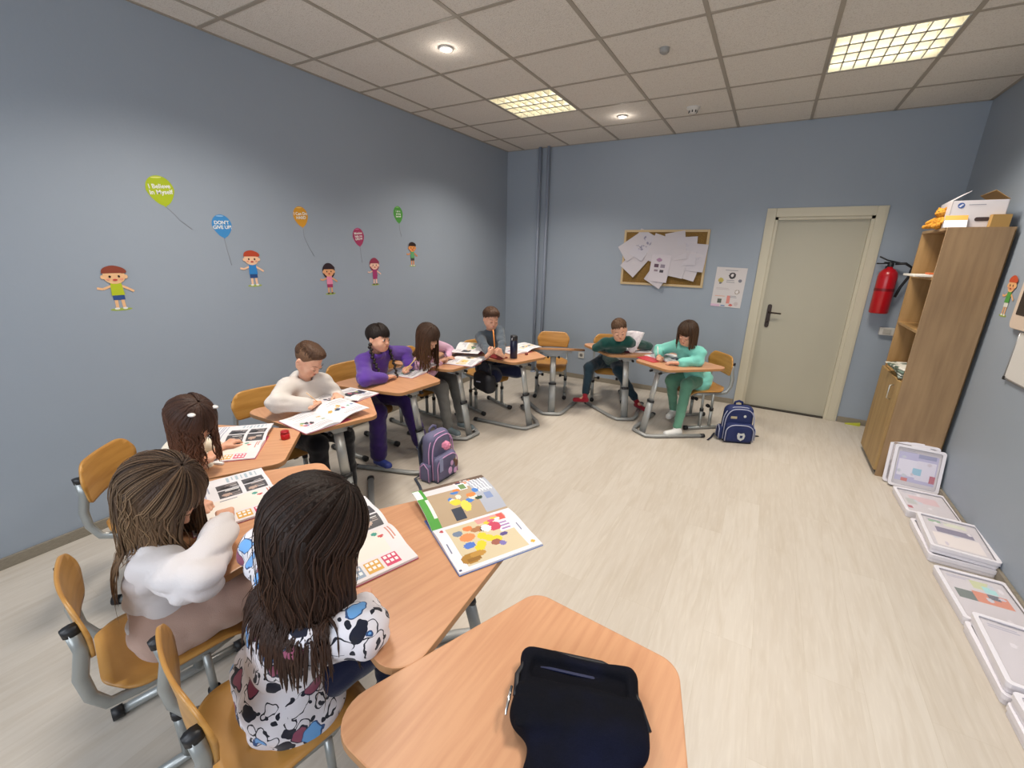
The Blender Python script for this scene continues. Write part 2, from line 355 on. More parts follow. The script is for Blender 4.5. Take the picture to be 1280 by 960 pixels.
DL = {'D1': 'nearest trapezoid desk with only a black bag on it', 'D2': 'desk with the loose picture book on its corner, before the girl in patterned sweater',
 'D3': 'desk in front of the girl in the plain white sweater', 'D4': 'desk with the small red pot on it, by the girl with white hair clips', 'D5': 'desk of the boy in the pale grey hoodie',
 'D6': 'desk of the girl in purple with braids', 'D7': 'desk of the long-haired girl in pink, black bag hanging beside it', 'D8': 'desk with the dark water bottle standing on it',
 'D9': 'empty desk with its top tilted towards the empty chair', 'D10': 'desk of the boy in dark green with red socks', 'D11': 'desk of the girl in turquoise, nearest the door'}
desk = {}
for k, (x, y, th) in DESKS.items():
    if k == 'D1': o = make_desk(DL[k]); o.location = (x, y, 0); o.rotation_euler = (0, 0, D(th)); proto = o
    else: o = dup(proto, (x, y, 0), D(th), DL[k])
    desk[k] = o
for c in desk['D9'].children:                  # tilted top
    if c.name.startswith('table_top') or c.name.startswith('bracket'):
        c.matrix_local = TR(0, .12, DTOP-.03) @ Matrix.Rotation(D(12.5), 4, 'X') @ TR(0, -.12, -DTOP+.03)

ply = mat('golden_plywood', sr('#c08d48'), .36, spec=.5, mix=(3, sr('#ad7a38'), .4, .7, (1.5, 1.5, 14)))
ch_steel = mat('chair_steel', sr('#a3a6a4'), .35, .5)
SEATZ = .372
def make_chair(label):
    t = thing('school_chair', label, 'chair', group='school chairs round the horseshoe')
    def sheet(fn, poly, nx=14, thick=.009):
        """curved plywood sheet: 2-D rounded outline mapped through fn(u,v)->(point, normal)"""
        bm = bmesh.new(); vs = [bm.verts.new((x, y, 0)) for x, y in poly]; bm.faces.new(vs)
        xs = [p[0] for p in poly]; ys = [p[1] for p in poly]
        for k in range(1, nx):
            for ax_, (lo, hi) in ((0, (min(xs), max(xs))), (1, (min(ys), max(ys)))):
                c = [0, 0, 0]; c[ax_] = lo+(hi-lo)*k/nx; nrm = [0, 0, 0]; nrm[ax_] = 1
                bmesh.ops.bisect_plane(bm, geom=list(bm.verts)+list(bm.edges)+list(bm.faces), plane_co=c, plane_no=nrm)
        bm.verts.index_update(); bm.faces.ensure_lookup_table()
        P0 = [v.co.copy() for v in bm.verts]; F0 = [[v.index for v in f.verts] for f in bm.faces]; be = [(e.verts[0].index, e.verts[1].index) for e in bm.edges if len(e.link_faces) == 1]; bm.free()
        n = len(P0); vv = []; 
        for s in (0, 1):
            for p in P0:
                q, nr = fn(p.x, p.y); vv.append(q + nr*(thick*(.5-s)))
        ff = [tuple(f) for f in F0]+[tuple(i+n for i in f[::-1]) for f in F0]+[(a, bq, bq+n, a+n) for a, bq in be]
        m = MB(); m.add(vv, ff, 0, True); return m
    def seat(u, v):
        z = SEATZ + .22*(u*u)*.9 - (.055*max(0, (v-.1)/.1)**2 if v > .1 else 0) + (.02*max(0, (-v-.08)/.1)**2 if v < -.08 else 0)
        return V(u, v, z), V(0, 0, 1)
    o = sheet(seat, rpoly([(-.165, .19), (-.185, -.13), (-.11, -.19), (.11, -.19), (.185, -.13), (.165, .19)], [.05, .08, .06, .06, .08, .05])).build('seat', ply, t)
    def back(u, v):
        return V(u, -.205-.16*max(0, v)*.6+.75*u*u, .60+v), V(0, 1, .12).normalized()
    o = sheet(back, rpoly([(-.17, -.075), (.17, -.075), (.195, .03), (.15, .108), (-.15, .108), (-.195, .03)], [.035, .035, .06, .08, .08, .06])).build('backrest', ply, t)
    for s in (-1, 1):
        x = s*.152
        b = MB(); b.tube([(x*.8, .13, SEATZ-.03), (x, .06, SEATZ-.022), (x, -.12, SEATZ-.022), (x*1.08, -.185, SEATZ-.005), (x*1.12, -.212, SEATZ+.05), (x*1.12, -.218, SEATZ+.12), (x*1.1, -.2, SEATZ+.2), (x*1.08, -.206, SEATZ+.265)], [.011]*5+[.012]*3, 10, flat=1.5, up=(0, 0, 1)); b.build('back_tube', ch_steel, t)
        b = MB(); b.tube([(x*1.08, -.206, SEATZ+.255), (x*1.08, -.209, SEATZ+.28)], .0135, 10, flat=1.5, up=(0, 1, 0)); b.build('tube_cap', blk, t)
        b = MB(); b.tube([(x*1.1, -.19, .022), (x*1.1, .18, .022)], .017, 10, flat=.9, up=(0, 0, 1)); b.build('runner', ch_steel, t)
        for y in (-.195, .185):
            b = MB(); b.tube([(x*1.1, y-.016, .022), (x*1.1, y+.016, .022)], .022, 12); b.build('runner_cap', blk, t)
        for y in (-.055, .045):
            b = MB(); b.tube([(x*1.1, y, .025), (x*1.1, y, .20)], .0155, 12); b.tube([(x*1.1, y, .19), (x*1.06, y, SEATZ-.02)], .0115, 12); b.build('leg', ch_steel, t)
            b = MB(); b.tube([(x*1.1, y, .188), (x*1.1, y, .215)], .0185, 12); b.build('collar', blk, t)
        b = MB(); b.tube([(x*.78, -.055, .215), (x*.60, -.055, .215)], .017, 10); b.tube([(x*1.08, -.055, .215), (x*.75, -.055, .215)], .006, 8); b.build('clamp_knob', blk, t)
    b = MB(); b.tube([(-.152, .02, SEATZ-.024), (.152, .02, SEATZ-.024)], .011, 10); b.tube([(-.152, -.1, SEATZ-.024), (.152, -.1, SEATZ-.024)], .011, 10); b.build('crossbar', ch_steel, t)
    return t
CH = {'C1': (-.985, .47, -12, 'golden plywood chair under the girl in the patterned sweater'), 'C2': (-1.53, .44, -13, 'golden plywood chair under the girl in the plain white sweater'),
 'C3': (-2.35, .76, -46, 'chair behind the girl with white hair clips, against the left wall'), 'C4': (-2.60, 1.50, -100, 'chair under the boy in the pale grey hoodie'),
 'C6': (-2.70, 2.28, -92, 'chair under the girl in purple with braids'), 'C7': (-2.73, 2.96, -95, 'chair under the long-haired girl in pink'),
 'C8': (-2.40, 3.66, -112, 'chair under the boy in the dark grey sweater'), 'C9': (-2.03, 4.47, -158, 'empty chair behind the tilted empty desk'),
 'C10': (-1.42, 4.70, -160, 'chair under the boy in dark green'), 'C11': (-.42, 4.42, 128, 'chair under the girl in turquoise')}
for i, (k, (x, y, th, l)) in enumerate(CH.items()):
    if i == 0: cproto = make_chair(l); cproto.location = (x, y, 0); cproto.rotation_euler = (0, 0, D(th))
    else: dup(cproto, (x, y, 0), D(th), l)
# ------------------------------------------------------------------ signed-distance modelling for bodies, clothes, hair
def noise3(Pt, f, seed=0, n=6):
    r = np.random.RandomState(seed); out = np.zeros(Pt.shape[:-1], np.float32)
    for k in range(n):
        d = r.normal(size=3); d /= np.linalg.norm(d); d *= f*(.7+.9*r.rand()); out += np.sin(Pt @ d.astype(np.float32) + r.rand()*6.28)
    return out/n*1.6
class SDF:
    def __init__(s, lo, hi, h):
        s.h = h; s.lo = np.array(lo, float); s.n = np.ceil((np.array(hi)-s.lo)/h).astype(int)+1
        s.ax = [(s.lo[i]+h*np.arange(s.n[i])).astype(np.float32) for i in range(3)]
        s.f = np.full(s.n, 1., np.float32)
    def sub(s, lo, hi):
        sl = []
        for i in range(3):
            a = int(np.clip(np.floor((lo[i]-s.lo[i])/s.h), 0, s.n[i]-1)); b = int(np.clip(np.ceil((hi[i]-s.lo[i])/s.h)+1, a+1, s.n[i])); sl.append(slice(a, b))
        g = np.meshgrid(*[s.ax[i][sl[i]] for i in range(3)], indexing='ij'); return tuple(sl), np.stack(g, -1)
    def put(s, sl, d, k, op='u'):
        f = s.f[sl]
        if op == 's': d = -d; 
        if k <= 0: s.f[sl] = np.minimum(f, d) if op == 'u' else np.maximum(f, d); return
        h = np.maximum(k-np.abs(f-d), 0)/k
        s.f[sl] = (np.minimum(f, d)-h*h*k*.25) if op == 'u' else (np.maximum(f, d)+h*h*k*.25)
    def cap(s, a, b, ra, rb=None, k=.02, op='u', T=None, sq=None):
        """tapered capsule; sq=(axis unit, factor) squeezes the section along an axis"""
        rb = ra if rb is None else rb; a = np.array(a, float); b = np.array(b, float); m = max(ra, rb)*(1 if not sq else max(1, sq[1]))+k+3*s.h
        sl, X = s.sub(np.minimum(a, b)-m, np.maximum(a, b)+m)
        ab = b-a; t = np.clip(((X-a) @ ab)/(ab@ab+1e-12), 0, 1); q = X-a-t[..., None]*ab
        if sq is not None:
            ax_ = np.array(sq[0], float); ax_ /= np.linalg.norm(ax_); c = q@ax_; q = q + (c*(1/sq[1]-1))[..., None]*ax_
        s.put(sl, np.sqrt((q*q).sum(-1))-(ra+(rb-ra)*t), k, op)
    def ell(s, c, r, k=.02, op='u', M=None):
        c = np.array(c, float); r = np.array(r, float); m = r.max()+k+3*s.h; sl, X = s.sub(c-m, c+m); q = X-c
        if M is not None: q = q@np.array(M)
        k0 = np.sqrt(((q/r)**2).sum(-1)); k1 = np.sqrt(((q/(r*r))**2).sum(-1))+1e-9
        s.put(sl, k0*(k0-1)/k1, k, op)
    def grid(s):
        return np.stack(np.meshgrid(*s.ax, indexing='ij'), -1)
    def mesh(s):
        f = s.f; f[0], f[-1] = 1, 1; f[:, 0], f[:, -1] = 1, 1; f[:, :, 0], f[:, :, -1] = 1, 1
        sg = f < 0; n = np.array(f.shape)-1
        def c(a): return (slice(a[0], a[0]+n[0]), slice(a[1], a[1]+n[1]), slice(a[2], a[2]+n[2]))
        cor = [(i, j, k) for i in (0, 1) for j in (0, 1) for k in (0, 1)]
        cnt = sum(sg[c(a)].astype(np.int8) for a in cor); mx = (cnt > 0) & (cnt < 8)
        I = np.argwhere(mx); idx = -np.ones(n, int); idx[mx] = np.arange(len(I))
        if not len(I): return np.zeros((0, 3)), []
        fv = {a: f[c(a)][mx] for a in cor}; pos = np.zeros((len(I), 3)); num = np.zeros(len(I))
        for a in cor:
            for ax_ in range(3):
                if a[ax_]: continue
                b_ = list(a); b_[ax_] = 1; b_ = tuple(b_); fa, fb = fv[a], fv[b_]; x = (fa < 0) != (fb < 0)
                t = np.where(x, fa/np.where(x, fa-fb, 1), 0); p = np.array(a, float)[None]+t[:, None]*(np.array(b_)-np.array(a))
                pos += p*x[:, None]; num += x
        vs = s.lo+(I+pos/num[:, None])*s.h; fs = []
        for ax_ in range(3):
            u, w = [(1, 2), (2, 0), (0, 1)][ax_]
            A = [slice(1, -1)]*3; B = [slice(1, -1)]*3; A[ax_] = slice(0, -1); B[ax_] = slice(1, None)
            sa, sb = sg[tuple(A)], sg[tuple(B)]; x = np.argwhere(sa != sb); 
            if not len(x): continue
            fl = sa[tuple(x.T)]; off = np.ones(3, int); off[ax_] = 0; g = x+off
            def cell(du, dw): q = g.copy(); q[:, u] += du; q[:, w] += dw; return idx[tuple(q.T)]
            q = np.stack([cell(-1, -1), cell(0, -1), cell(0, 0), cell(-1, 0)], 1); q[~fl] = q[~fl][:, ::-1]; fs.append(q)
        fs = np.concatenate(fs); fs = fs[(fs >= 0).all(1)]
        return vs, fs
def relax(vs, fs, it=2, lam=.5):
    if not len(vs): return vs
    e = np.concatenate([fs[:, [0, 1]], fs[:, [1, 2]], fs[:, [2, 3]], fs[:, [3, 0]]])
    for _ in range(it):
        a = np.zeros_like(vs); c = np.zeros(len(vs)); np.add.at(a, e[:, 0], vs[e[:, 1]]); np.add.at(c, e[:, 0], 1); np.add.at(a, e[:, 1], vs[e[:, 0]]); np.add.at(c, e[:, 1], 1)
        vs = vs*(1-lam)+lam*a/np.maximum(c, 1)[:, None]
    return vs
def nv(a): a = np.array(a, float); return a/(np.linalg.norm(a)+1e-12)
def ik(a, t, l1, l2, pole):
    a = np.array(a, float); t = np.array(t, float); d = t-a; L = np.linalg.norm(d); L2 = min(L, (l1+l2)*.995); u = d/(L+1e-9)
    x = (l1*l1-l2*l2+L2*L2)/(2*L2); h = math.sqrt(max(l1*l1-x*x, 0)); p = np.array(pole, float); p = nv(p-u*(p@u)); return a+u*x*(L/L2)+p*h

skin = mat('child_skin', sr('#d9a78c'), .5, spec=.35, mix=(30, sr('#cf967c'), .4, .75)); skin.node_tree.nodes['Principled BSDF'].inputs['Subsurface Weight'].default_value = .08; skin.node_tree.nodes['Principled BSDF'].inputs['Subsurface Scale'].default_value = .01
lipm = mat('lip_skin', sr('#b86a60'), .45); eyew = mat('eye_white', (.72, .7, .68), .25); iris = mat('iris_brown', (.03, .018, .01), .15)
def haircol(name, c, c2):
    return mat(name, sr(c), .55, spec=.28, attr=True, mix=None, bump=(190, .35, (1, 1, .12)))

def head_parts(root, O, Rm, N, look, hairc, s, eyes='down', mouth=.6, h=.0038, neck_r=.036):
    """returns verts/faces of the head+neck skin (world), and builds eyes/lips/brows as children"""
    inv = lambda p: (np.array(p)-O)@Rm/s                             # world -> head local
    G = SDF((-.1, -.13, -.22), (.1, .125, .13), h)
    G.ell((0, -.014, .026), (.072, .088, .076), .0)
    G.ell((0, .02, -.028), (.059, .064, .072), .03)
    G.ell((0, .046, -.078), (.026, .026, .02), .035)
    for x in (-1, 1):
        G.ell((x*.032, .052, -.042), (.025, .022, .024), .02)
        G.cap((x*.048, -.005, -.05), (x*.02, .045, -.08), .02, .02, .03)
        G.ell((x*.029, .092, -.006), (.017, .013, .011), .012, 's')
        G.ell((x*.029, .073, -.008), (.0145, .0135, .0125), .006)
        G.ell((x*.072, -.008, -.014), (.010, .017, .027), .008, M=np.array([[math.cos(.35*x), -math.sin(.35*x), 0], [math.sin(.35*x), math.cos(.35*x), 0], [0, 0, 1]]))
        G.ell((x*.080, -.003, -.012), (.006, .009, .015), .005, 's')
    G.cap((0, .079, .004), (0, .088, -.03), .006, .0095, .012); G.ell((0, .0925, -.032), (.0085, .009, .0075), .008)
    for x in (-1, 1): G.ell((x*.0085, .084, -.035), (.006, .007, .005), .006)
    G.cap((-.012, .079, -.056), (.012, .079, -.056), .0075, k=.01)
    G.cap((-.014, .088, -.0565), (.014, .088, -.0565), .002, k=.004, op='s')
    n0 = inv(N); G.cap((0, -.022, -.03), n0, neck_r/s*.93, neck_r/s, .02)
    vs, fs = G.mesh(); vs = relax(vs, fs, 1, .35)
    vs = vs*s@Rm.T+O
    def put(mb, name, m, par=None): return mb
    T = Matrix(((Rm[0, 0]*s, Rm[0, 1]*s, Rm[0, 2]*s, O[0]), (Rm[1, 0]*s, Rm[1, 1]*s, Rm[1, 2]*s, O[1]), (Rm[2, 0]*s, Rm[2, 1]*s, Rm[2, 2]*s, O[2]), (0, 0, 0, 1)))
    T = TR(*(-Vector(root.location))) @ T
    dark = mat('lash_dark', (.02, .014, .01), .6)
    bm_ = mat('brow_'+hairc, MATS[hairc].node_tree.nodes['Principled BSDF'].inputs['Base Color'].default_value[:3], .7)
    for x in (-1, 1):
        if eyes == 'open':
            b = MB(); b.ell((x*.029, .0745, -.008), (.0135, .0128, .0095), seg=14); e = b.build('eye', eyew, root); e.matrix_local = T
            b = MB(); b.ell((x*.029+look*.004, .0835, -.0085), (.0066, .0052, .0068), seg=12); i_ = b.build('iris', iris, e)
            z0 = .0015
        else: z0 = -.0125
        b = MB(); b.tube([(x*.029-.0125, .0835, z0-.0055 if eyes == 'open' else z0+.002), (x*.029-.006, .088, z0), (x*.029, .0895, z0+.0008 if eyes == 'open' else z0-.002), (x*.029+.006, .088, z0), (x*.029+.0125, .0835, z0-.0055 if eyes == 'open' else z0+.002)], [.0006, .0014, .0016, .0014, .0006], 6); e = b.build('eyelashes', dark, root); e.matrix_local = T
        b = MB(); b.tube([(x*.014, .0885, .0135), (x*.026, .0865, .0185), (x*.038, .0795, .0185), (x*.047, .0705, .014)], [.001, .0017, .0014, .0006], 6); e = b.build('eyebrow', bm_, root); e.matrix_local = T
    b = MB(); b.ell((0, .0850, -.0535), (.0135, .0042, .0028), seg=12); b.ell((0, .0845, -.0600), (.0115, .0045, .0034), seg=12); e = b.build('lips', lipm, root); e.matrix_local = T
    return vs, fs

def hand_geo(G, Wr, f, pn, side, curl, s, grip=False):
    """palm, five fingers: Wr wrist, f direction of fingers, pn palm normal (palm side), side +1 right / -1 left"""
    f = nv(f); pn = nv(np.array(pn)-f*(np.array(pn)@f)); l = np.cross(f, pn)*side           # l points to the thumb side
    l = nv(l); W_ = np.array(Wr)
    G.cap(W_-f*.03*s, W_+f*.012*s, .0185*s, .0175*s, .008, sq=(pn, .75))
    for u in (-.017, -.006, .006, .017): G.cap(W_+f*.014*s+l*u*.7*s, W_+f*.055*s+l*u*1.05*s, .0105*s, .0092*s, .006, sq=(pn, .95))
    L = [(.0175, .044), (.0058, .050), (-.0062, .047), (-.018, .037)]
    for i, (u, ln) in enumerate(L):
        b0 = W_+f*(.058-.004*abs(i-1))*s+l*u*s; d = f+l*(.12-.08*i)*.7; a = 0; p = b0
        for q, (fr, r0, r1) in enumerate(((.45, .0074, .0068), (.30, .0068, .0061), (.25, .0061, .0050))):
            a += curl*(.75, 1., .7)[q]*(1+.12*i)
            dd = nv(nv(d)*math.cos(a)+pn*math.sin(a)); p2 = p+dd*ln*fr*s*1.05; G.cap(p, p2, r0*s, r1*s, .0022); p = p2
    t0 = W_+f*.014*s+l*.016*s; t1 = t0+nv(f*.62+l*.75+pn*.25)*.026*s; t2 = t1+nv(f*.85+l*(.25 if not grip else -.1)+pn*(.35+.3*grip))*.021*s; t3 = t2+nv(f*.9+l*(.0 if not grip else -.45)+pn*(.3+.4*grip))*.017*s
    G.cap(t0, t1, .0105*s, .0088*s, .006); G.cap(t1, t2, .0084*s, .0074*s, .003); G.cap(t2, t3, .0074*s, .0058*s, .002)

class Person: pass
def person(label, hip, yaw, head, look_yaw, pitch, roll, hands, elbows=None, knees=None, feet=None, toes=None, s=1., eyes='down', eye_look=0, hair='brown', top=None, legs=None, shoes=None,
           shrug=0., h=.009, hand_h=.0031, head_h=.0042, palm=None, curl=(.5, .5), grip=(False, False), fdir=None, sock=None, shw=.112, topfn=None, hem=None, hs=.92, armr=1., neck=(.035, .10), al=1., fixE=None):
    """hip=(x,y,z) pelvis centre; yaw = direction angle faced (deg, world); head = head centre; all world"""
    Q = Person(); n = np.array([math.cos(D(yaw)), math.sin(D(yaw)), 0]); r = np.array([n[1], -n[0], 0]); up = np.array([0, 0, 1.])
    root = thing('person', label, 'person', (hip[0], hip[1], 0)); Q.root = root; off = np.array([hip[0], hip[1], 0])
    O = np.array(head, float); f = np.array([math.cos(D(look_yaw))*math.cos(D(pitch)), math.sin(D(look_yaw))*math.cos(D(pitch)), -math.sin(D(pitch))])
    rr = nv(np.cross(f, up)); uu = np.cross(rr, f); c_, s_ = math.cos(D(roll)), math.sin(D(roll)); rr, uu = rr*c_+uu*s_, uu*c_-rr*s_
    Rm = np.stack([rr, f, uu], 1); hip = np.array(hip, float)
    fh = nv([f[0], f[1], 0]); N = O+(-fh*(.035+.018*math.sin(D(pitch)))-up*.128-rr*math.sin(D(roll))*.03)*s*hs; sp = nv(N-hip)                              # neck base, spine direction
    N = N-sp*.01; f_t = nv(n-sp*(n@sp)); sr_ = nv(np.cross(f_t, sp))                       # torso forward and right
    sh = [N+sr_*shw*s-sp*.035*s+up*shrug, N-sr_*shw*s-sp*.035*s+up*shrug]                      # right, left
    W_, E_ = [], []
    fdir = fdir or (None, None); palm = palm or ((0, 0, -1), (0, 0, -1)); elbows = elbows or (None, None)
    for i, sd in enumerate((1, -1)):
        H_ = np.array(hands[i], float); el = elbows[i]
        fd = nv(fdir[i]) if fdir[i] is not None else None
        if fd is None:
            fd = nv(H_-(np.array(el) if el is not None else sh[i]+n*.02-up*.2)); fd = nv([fd[0], fd[1], fd[2]*.3])
        w = H_-fd*.05*s
        pole = sr_*sd*.6-up*.9-n*.35 if el is None else np.array(el, float)-(sh[i]+w)/2
        L_ = np.linalg.norm(w-sh[i])/s
        if L_ > .37: print('REACH', label[:30], i, round(L_, 3))
        el = ik(sh[i], w, .205*s*al, .18*s*al, pole); el[2] = max(el[2], .70 if el[2] > .60 else 0)
        if fixE and i in fixE: el = np.array(fixE[i], float)
        W_.append((w, fd)); E_.append(np.array(el, float))
    kn = knees or [hip+n*.31*s+r*.085*s*sd+up*.02 for sd in (1, -1)]
    hj = [hip+r*.065*s*sd for sd in (1, -1)]
    ft = feet or [np.array([k[0], k[1], .06])+n*.02 for k in kn]
    kn = [np.array(k, float) for k in kn]; ft = [np.array(k, float) for k in ft]; toes = toes or (n, n)
    Q.__dict__.update(O=O, Rm=Rm, N=N, sh=sh, E=E_, W=W_, kn=kn, ft=ft, hip=hip, n=n, r=r, sp=sp, sr=sr_, ft_=f_t, s=s, hs=hs)
    def torso(G, t, k=.035, low=0.):
        m = hip.copy(); ch = N-sp*.125*s; wa = hip+(ch-hip)*.42
        G.cap(hip-sp*.0+sr_*.04*s, hip-sr_*.04*s, .078*s+t, k=k); G.cap(hip, wa, .083*s+t, .074*s+t, k, sq=(f_t, .86)); G.cap(wa, ch, .074*s+t, .083*s+t, k, sq=(f_t, .86))
        G.cap(wa+sr_*.03*s, ch+sr_*.04*s, .055*s+t, .062*s+t, k); G.cap(wa-sr_*.03*s, ch-sr_*.04*s, .055*s+t, .062*s+t, k)
        G.cap(sh[0]-sr_*.015, sh[1]+sr_*.015, .042*s+t, k=k); G.cap(ch, N-sp*.02, .07*s+t*.6, .034*s+t*.4, k)
    pts = [hip, O, *sh, *E_, *[w for w, _ in W_], *kn, *ft]
    lo = np.min(pts, 0)-.16; hi = np.max(pts, 0)+.16
    G = SDF(lo, hi, .011); torso(G, -.024)
    for i in range(2):
        G.cap(sh[i], E_[i], .028*s, .024*s, .02); G.cap(E_[i], W_[i][0], .023*s, .017*s, .01)
        G.cap(hj[i], kn[i], .058*s, .043*s, .03); G.cap(kn[i], ft[i], .041*s, .026*s, .02); t_ = nv(toes[i])
        G.cap(ft[i], ft[i]+t_*.07*s-up*.028, .022*s, .018*s, .01)
    v, fc = G.mesh(); V_, F_ = [v], [fc]; k0 = len(v)
    v, fc = head_parts(root, O, Rm, N-sp*.03, eye_look, hair, s*hs, eyes, h=head_h); V_.append(v); F_.append(fc+k0); k0 += len(v)
    for i, sd in enumerate((1, -1)):
        w, fd = W_[i]; c = w+fd*.05; G = SDF(c-.095*s, c+.095*s, hand_h); hand_geo(G, w, fd, palm[i], sd, curl[i], s, grip[i]); G.cap(w-(w-E_[i])*.3, w, .021*s, .0178*s, .008)
        v, fc = G.mesh(); v = relax(v, fc, 1, .3); V_.append(v); F_.append(fc+k0); k0 += len(v)
    npmesh('body', np.concatenate(V_)-off, np.concatenate(F_), skin, root)
    # ---- clothes
    if top:
        G = SDF(lo, hi, h); th = top.get('t', .012); torso(G, th); sl = top.get('sleeve', 1.); puff = top.get('puff', 0)
        if hem is not None:
            for sd in (-1, 1): G.cap(hip+r*.05*sd*s+up*.0, hip+r*.05*sd*s-up*hem+n*.03, .088*s+th, .095*s+th, .04)
        for i in range(2):
            G.cap(sh[i], E_[i], .040*s*armr+th, .032*s*armr+th+puff, .03)
            w = E_[i]+(W_[i][0]-E_[i])*sl*.97; G.cap(E_[i], E_[i]+(w-E_[i])*.8, .030*s*armr+th+puff, .025*s*armr+th*.8+puff*.8, .02); G.cap(E_[i]+(w-E_[i])*.78, w, .021*s+th*.7, .0205*s+th*.6, .012)
        # folds: stretched noise, stronger at elbows and waist
        X = G.grid(); band = np.abs(G.f) < .03; Xb = X[band]; amp = np.full(len(Xb), top.get('fold', .0035), np.float32)
        for c, rad in ((E_[0], .09), (E_[1], .09), (hip+sp*.08, .16)): amp += .0055*top.get('foldk', 1)*np.exp(-((Xb-c)**2).sum(-1)/(rad*rad))
        ax_ = np.array([.9, .9, 1.6]); nz = noise3((Xb*ax_).astype(np.float32), 42, 3, 7); nz2 = noise3((Xb*np.array([1, 1, .5])).astype(np.float32), 70, 5, 5)
        G.f[band] += amp*(1-np.abs(nz)*1.7)+.0012*nz2
        # neckline and cuffs are cut by the neck and wrist planes
        sl_, Xn = G.sub(N-.1, N+.1); dn = ((Xn-(N+sp*.018*s))@sp).astype(np.float32); rn = np.sqrt(((Xn-N)**2).sum(-1)) < .058; sub = G.f[sl_]; sub[rn] = np.maximum(sub[rn], dn[rn]); G.f[sl_] = sub
        for i in range(2):
            w, fd = W_[i]; sl_, Xw = G.sub(w-.05, w+.06+fd*.02); ax2 = nv(w-E_[i]); dd = ((Xw-(E_[i]+(w-E_[i])*sl))@ax2)
            near = np.sqrt(((Xw-w)**2).sum(-1)) < .042; sub = G.f[sl_]; sub[near] = np.maximum(sub[near], dd[near].astype(np.float32)); G.f[sl_] = sub
        if legs and hem is None: G.f = np.maximum(G.f, -((G.grid()-(hip-up*.045*s))@up).astype(np.float32)-0)
        if topfn: topfn(G, Q)
        v, fc = G.mesh(); v = relax(v, fc, 1, .4); npmesh(top.get('name', 'sweater'), v-off, fc, top['mat'], root)
        if top.get('ribs'):
            G = SDF(lo, hi, .007)
            for i in range(2): w = W_[i][0]; a2 = nv(w-E_[i]); G.cap(w-a2*.035, w-a2*.004, .0225*s+th*.75, k=.004)
            G.cap(N+sp*.005, N+sp*.012, .046*s, k=0)
            pass
    if legs:
        G = SDF(lo-.02, hi+.02, h); th = legs.get('t', .011)
        G.cap(hip+r*.045*s, hip-r*.045*s, .083*s+th, k=.03)
        for i in range(2):
            G.cap(hj[i], kn[i], .066*s+th, .047*s+th, .035); e = kn[i]+(ft[i]-kn[i])*legs.get('len', .93); G.cap(kn[i], e, .045*s+th, legs.get('cuff', .03)*s+th, .03)
            G.f = G.f
        X = G.grid(); band = np.abs(G.f) < .03; Xb = X[band]; nz = noise3((Xb*np.array([1, 1, 1.7])).astype(np.float32), 40, 9, 7); G.f[band] += .0045*(1-np.abs(nz)*1.7)
        v, fc = G.mesh(); v = relax(v, fc, 1, .4); npmesh(legs.get('name', 'trousers'), v-off, fc, legs['mat'], root)
    if shoes:
        for i in range(2):
            t_ = nv([toes[i][0], toes[i][1], 0]); a = ft[i]; G = SDF(a-.2, a+.2, .005)
            z0 = a[2]-.055; heel = np.array([a[0], a[1], z0+.03])-t_*.02*s; toe = np.array([a[0], a[1], z0+.024])+t_*.105*s
            if shoes.get('sock'): G.cap(a+(kn[i]-a)*.30, a, .027*s, .028*s, .01); G.cap(heel, toe, .026*s, .024*s, .02)
            else:
                G.cap(heel, toe, .034*s, .030*s, .02); G.cap(a+nv(kn[i]-a)*.03, a-np.array([0, 0, .01]), .033*s, .034*s, .02)
            G.f = np.maximum(G.f, -((G.grid()-np.array([0, 0, z0]))@up).astype(np.float32)); v, fc = G.mesh(); npmesh('sock' if shoes.get('sock') else 'shoe', v-off, fc, shoes['mat'], root)
            if not shoes.get('sock'):
                G = SDF(a-.2, a+.2, .005); G.cap(heel, toe, .037*s, .034*s, .02); G.f = np.maximum(G.f, np.abs((G.grid()-np.array([0, 0, z0+.007]))@up).astype(np.float32)-.009); v, fc = G.mesh(); npmesh('shoe_sole', v-off, fc, shoes.get('sole', eyew), root)
    return Q

# ------------------------------------------------------------------ hair
def push(p, cols):
    for a, b_, ra in cols:
        ab = b_-a; t = np.clip(((p-a)@ab)/(ab@ab+1e-9), 0, 1); q = p-(a+ab*t); d = np.linalg.norm(q)
        if d < ra: p = a+ab*t+q/(d+1e-9)*ra
    return p
def hair_cap(Q, m, hairline, off=.012, h=.0045, groove=.0016, name='hair', cols=(1, 1, 1), extra=None, seed=1, jitter=.12, base=(.1, .06, .03), edge=.007):
    G = SDF((-.115, -.14, -.12), (.115, .13, .135), h); G.ell((0, -.016, .028), (.073+off, .089+off, .077+off), 0)
    if extra: extra(G)
    X = G.grid(); y = X[..., 1]; z = X[..., 2]; x = X[..., 0]
    ys, zs = zip(*hairline); zmin = np.interp(y, ys, zs); d2 = (zmin-z)*.8
    G.f += edge*np.exp(-np.clip(z-zmin, 0, 1)/.016).astype(np.float32); k = .01; f = G.f; hh = np.maximum(k-np.abs(f-d2), 0)/k; G.f = np.maximum(f, d2)+hh*hh*k*.25
    band = np.abs(G.f) < .02; Xb = X[band]; ph = np.arctan2(Xb[:, 0], -Xb[:, 1]+.02)
    G.f[band] += groove*(np.sin(ph*55+3*np.sin(Xb[:, 2]*50))+np.sin(ph*91+1.3))*.6+.003*noise3(Xb.astype(np.float32), 45, seed)
    v, fc = G.mesh(); ph = np.arctan2(v[:, 0], -v[:, 1]+.02)
    c = np.array(base)[None]*(1+jitter*(np.sin(ph*37+2)+np.sin(ph*83+v[:, 2]*60))[:, None])
    s = Q.s*Q.hs; v = v*s@Q.Rm.T+Q.O-np.array(Q.root.location)
    return npmesh(name, v, fc, m, Q.root, col=np.clip(c, 0, 1))
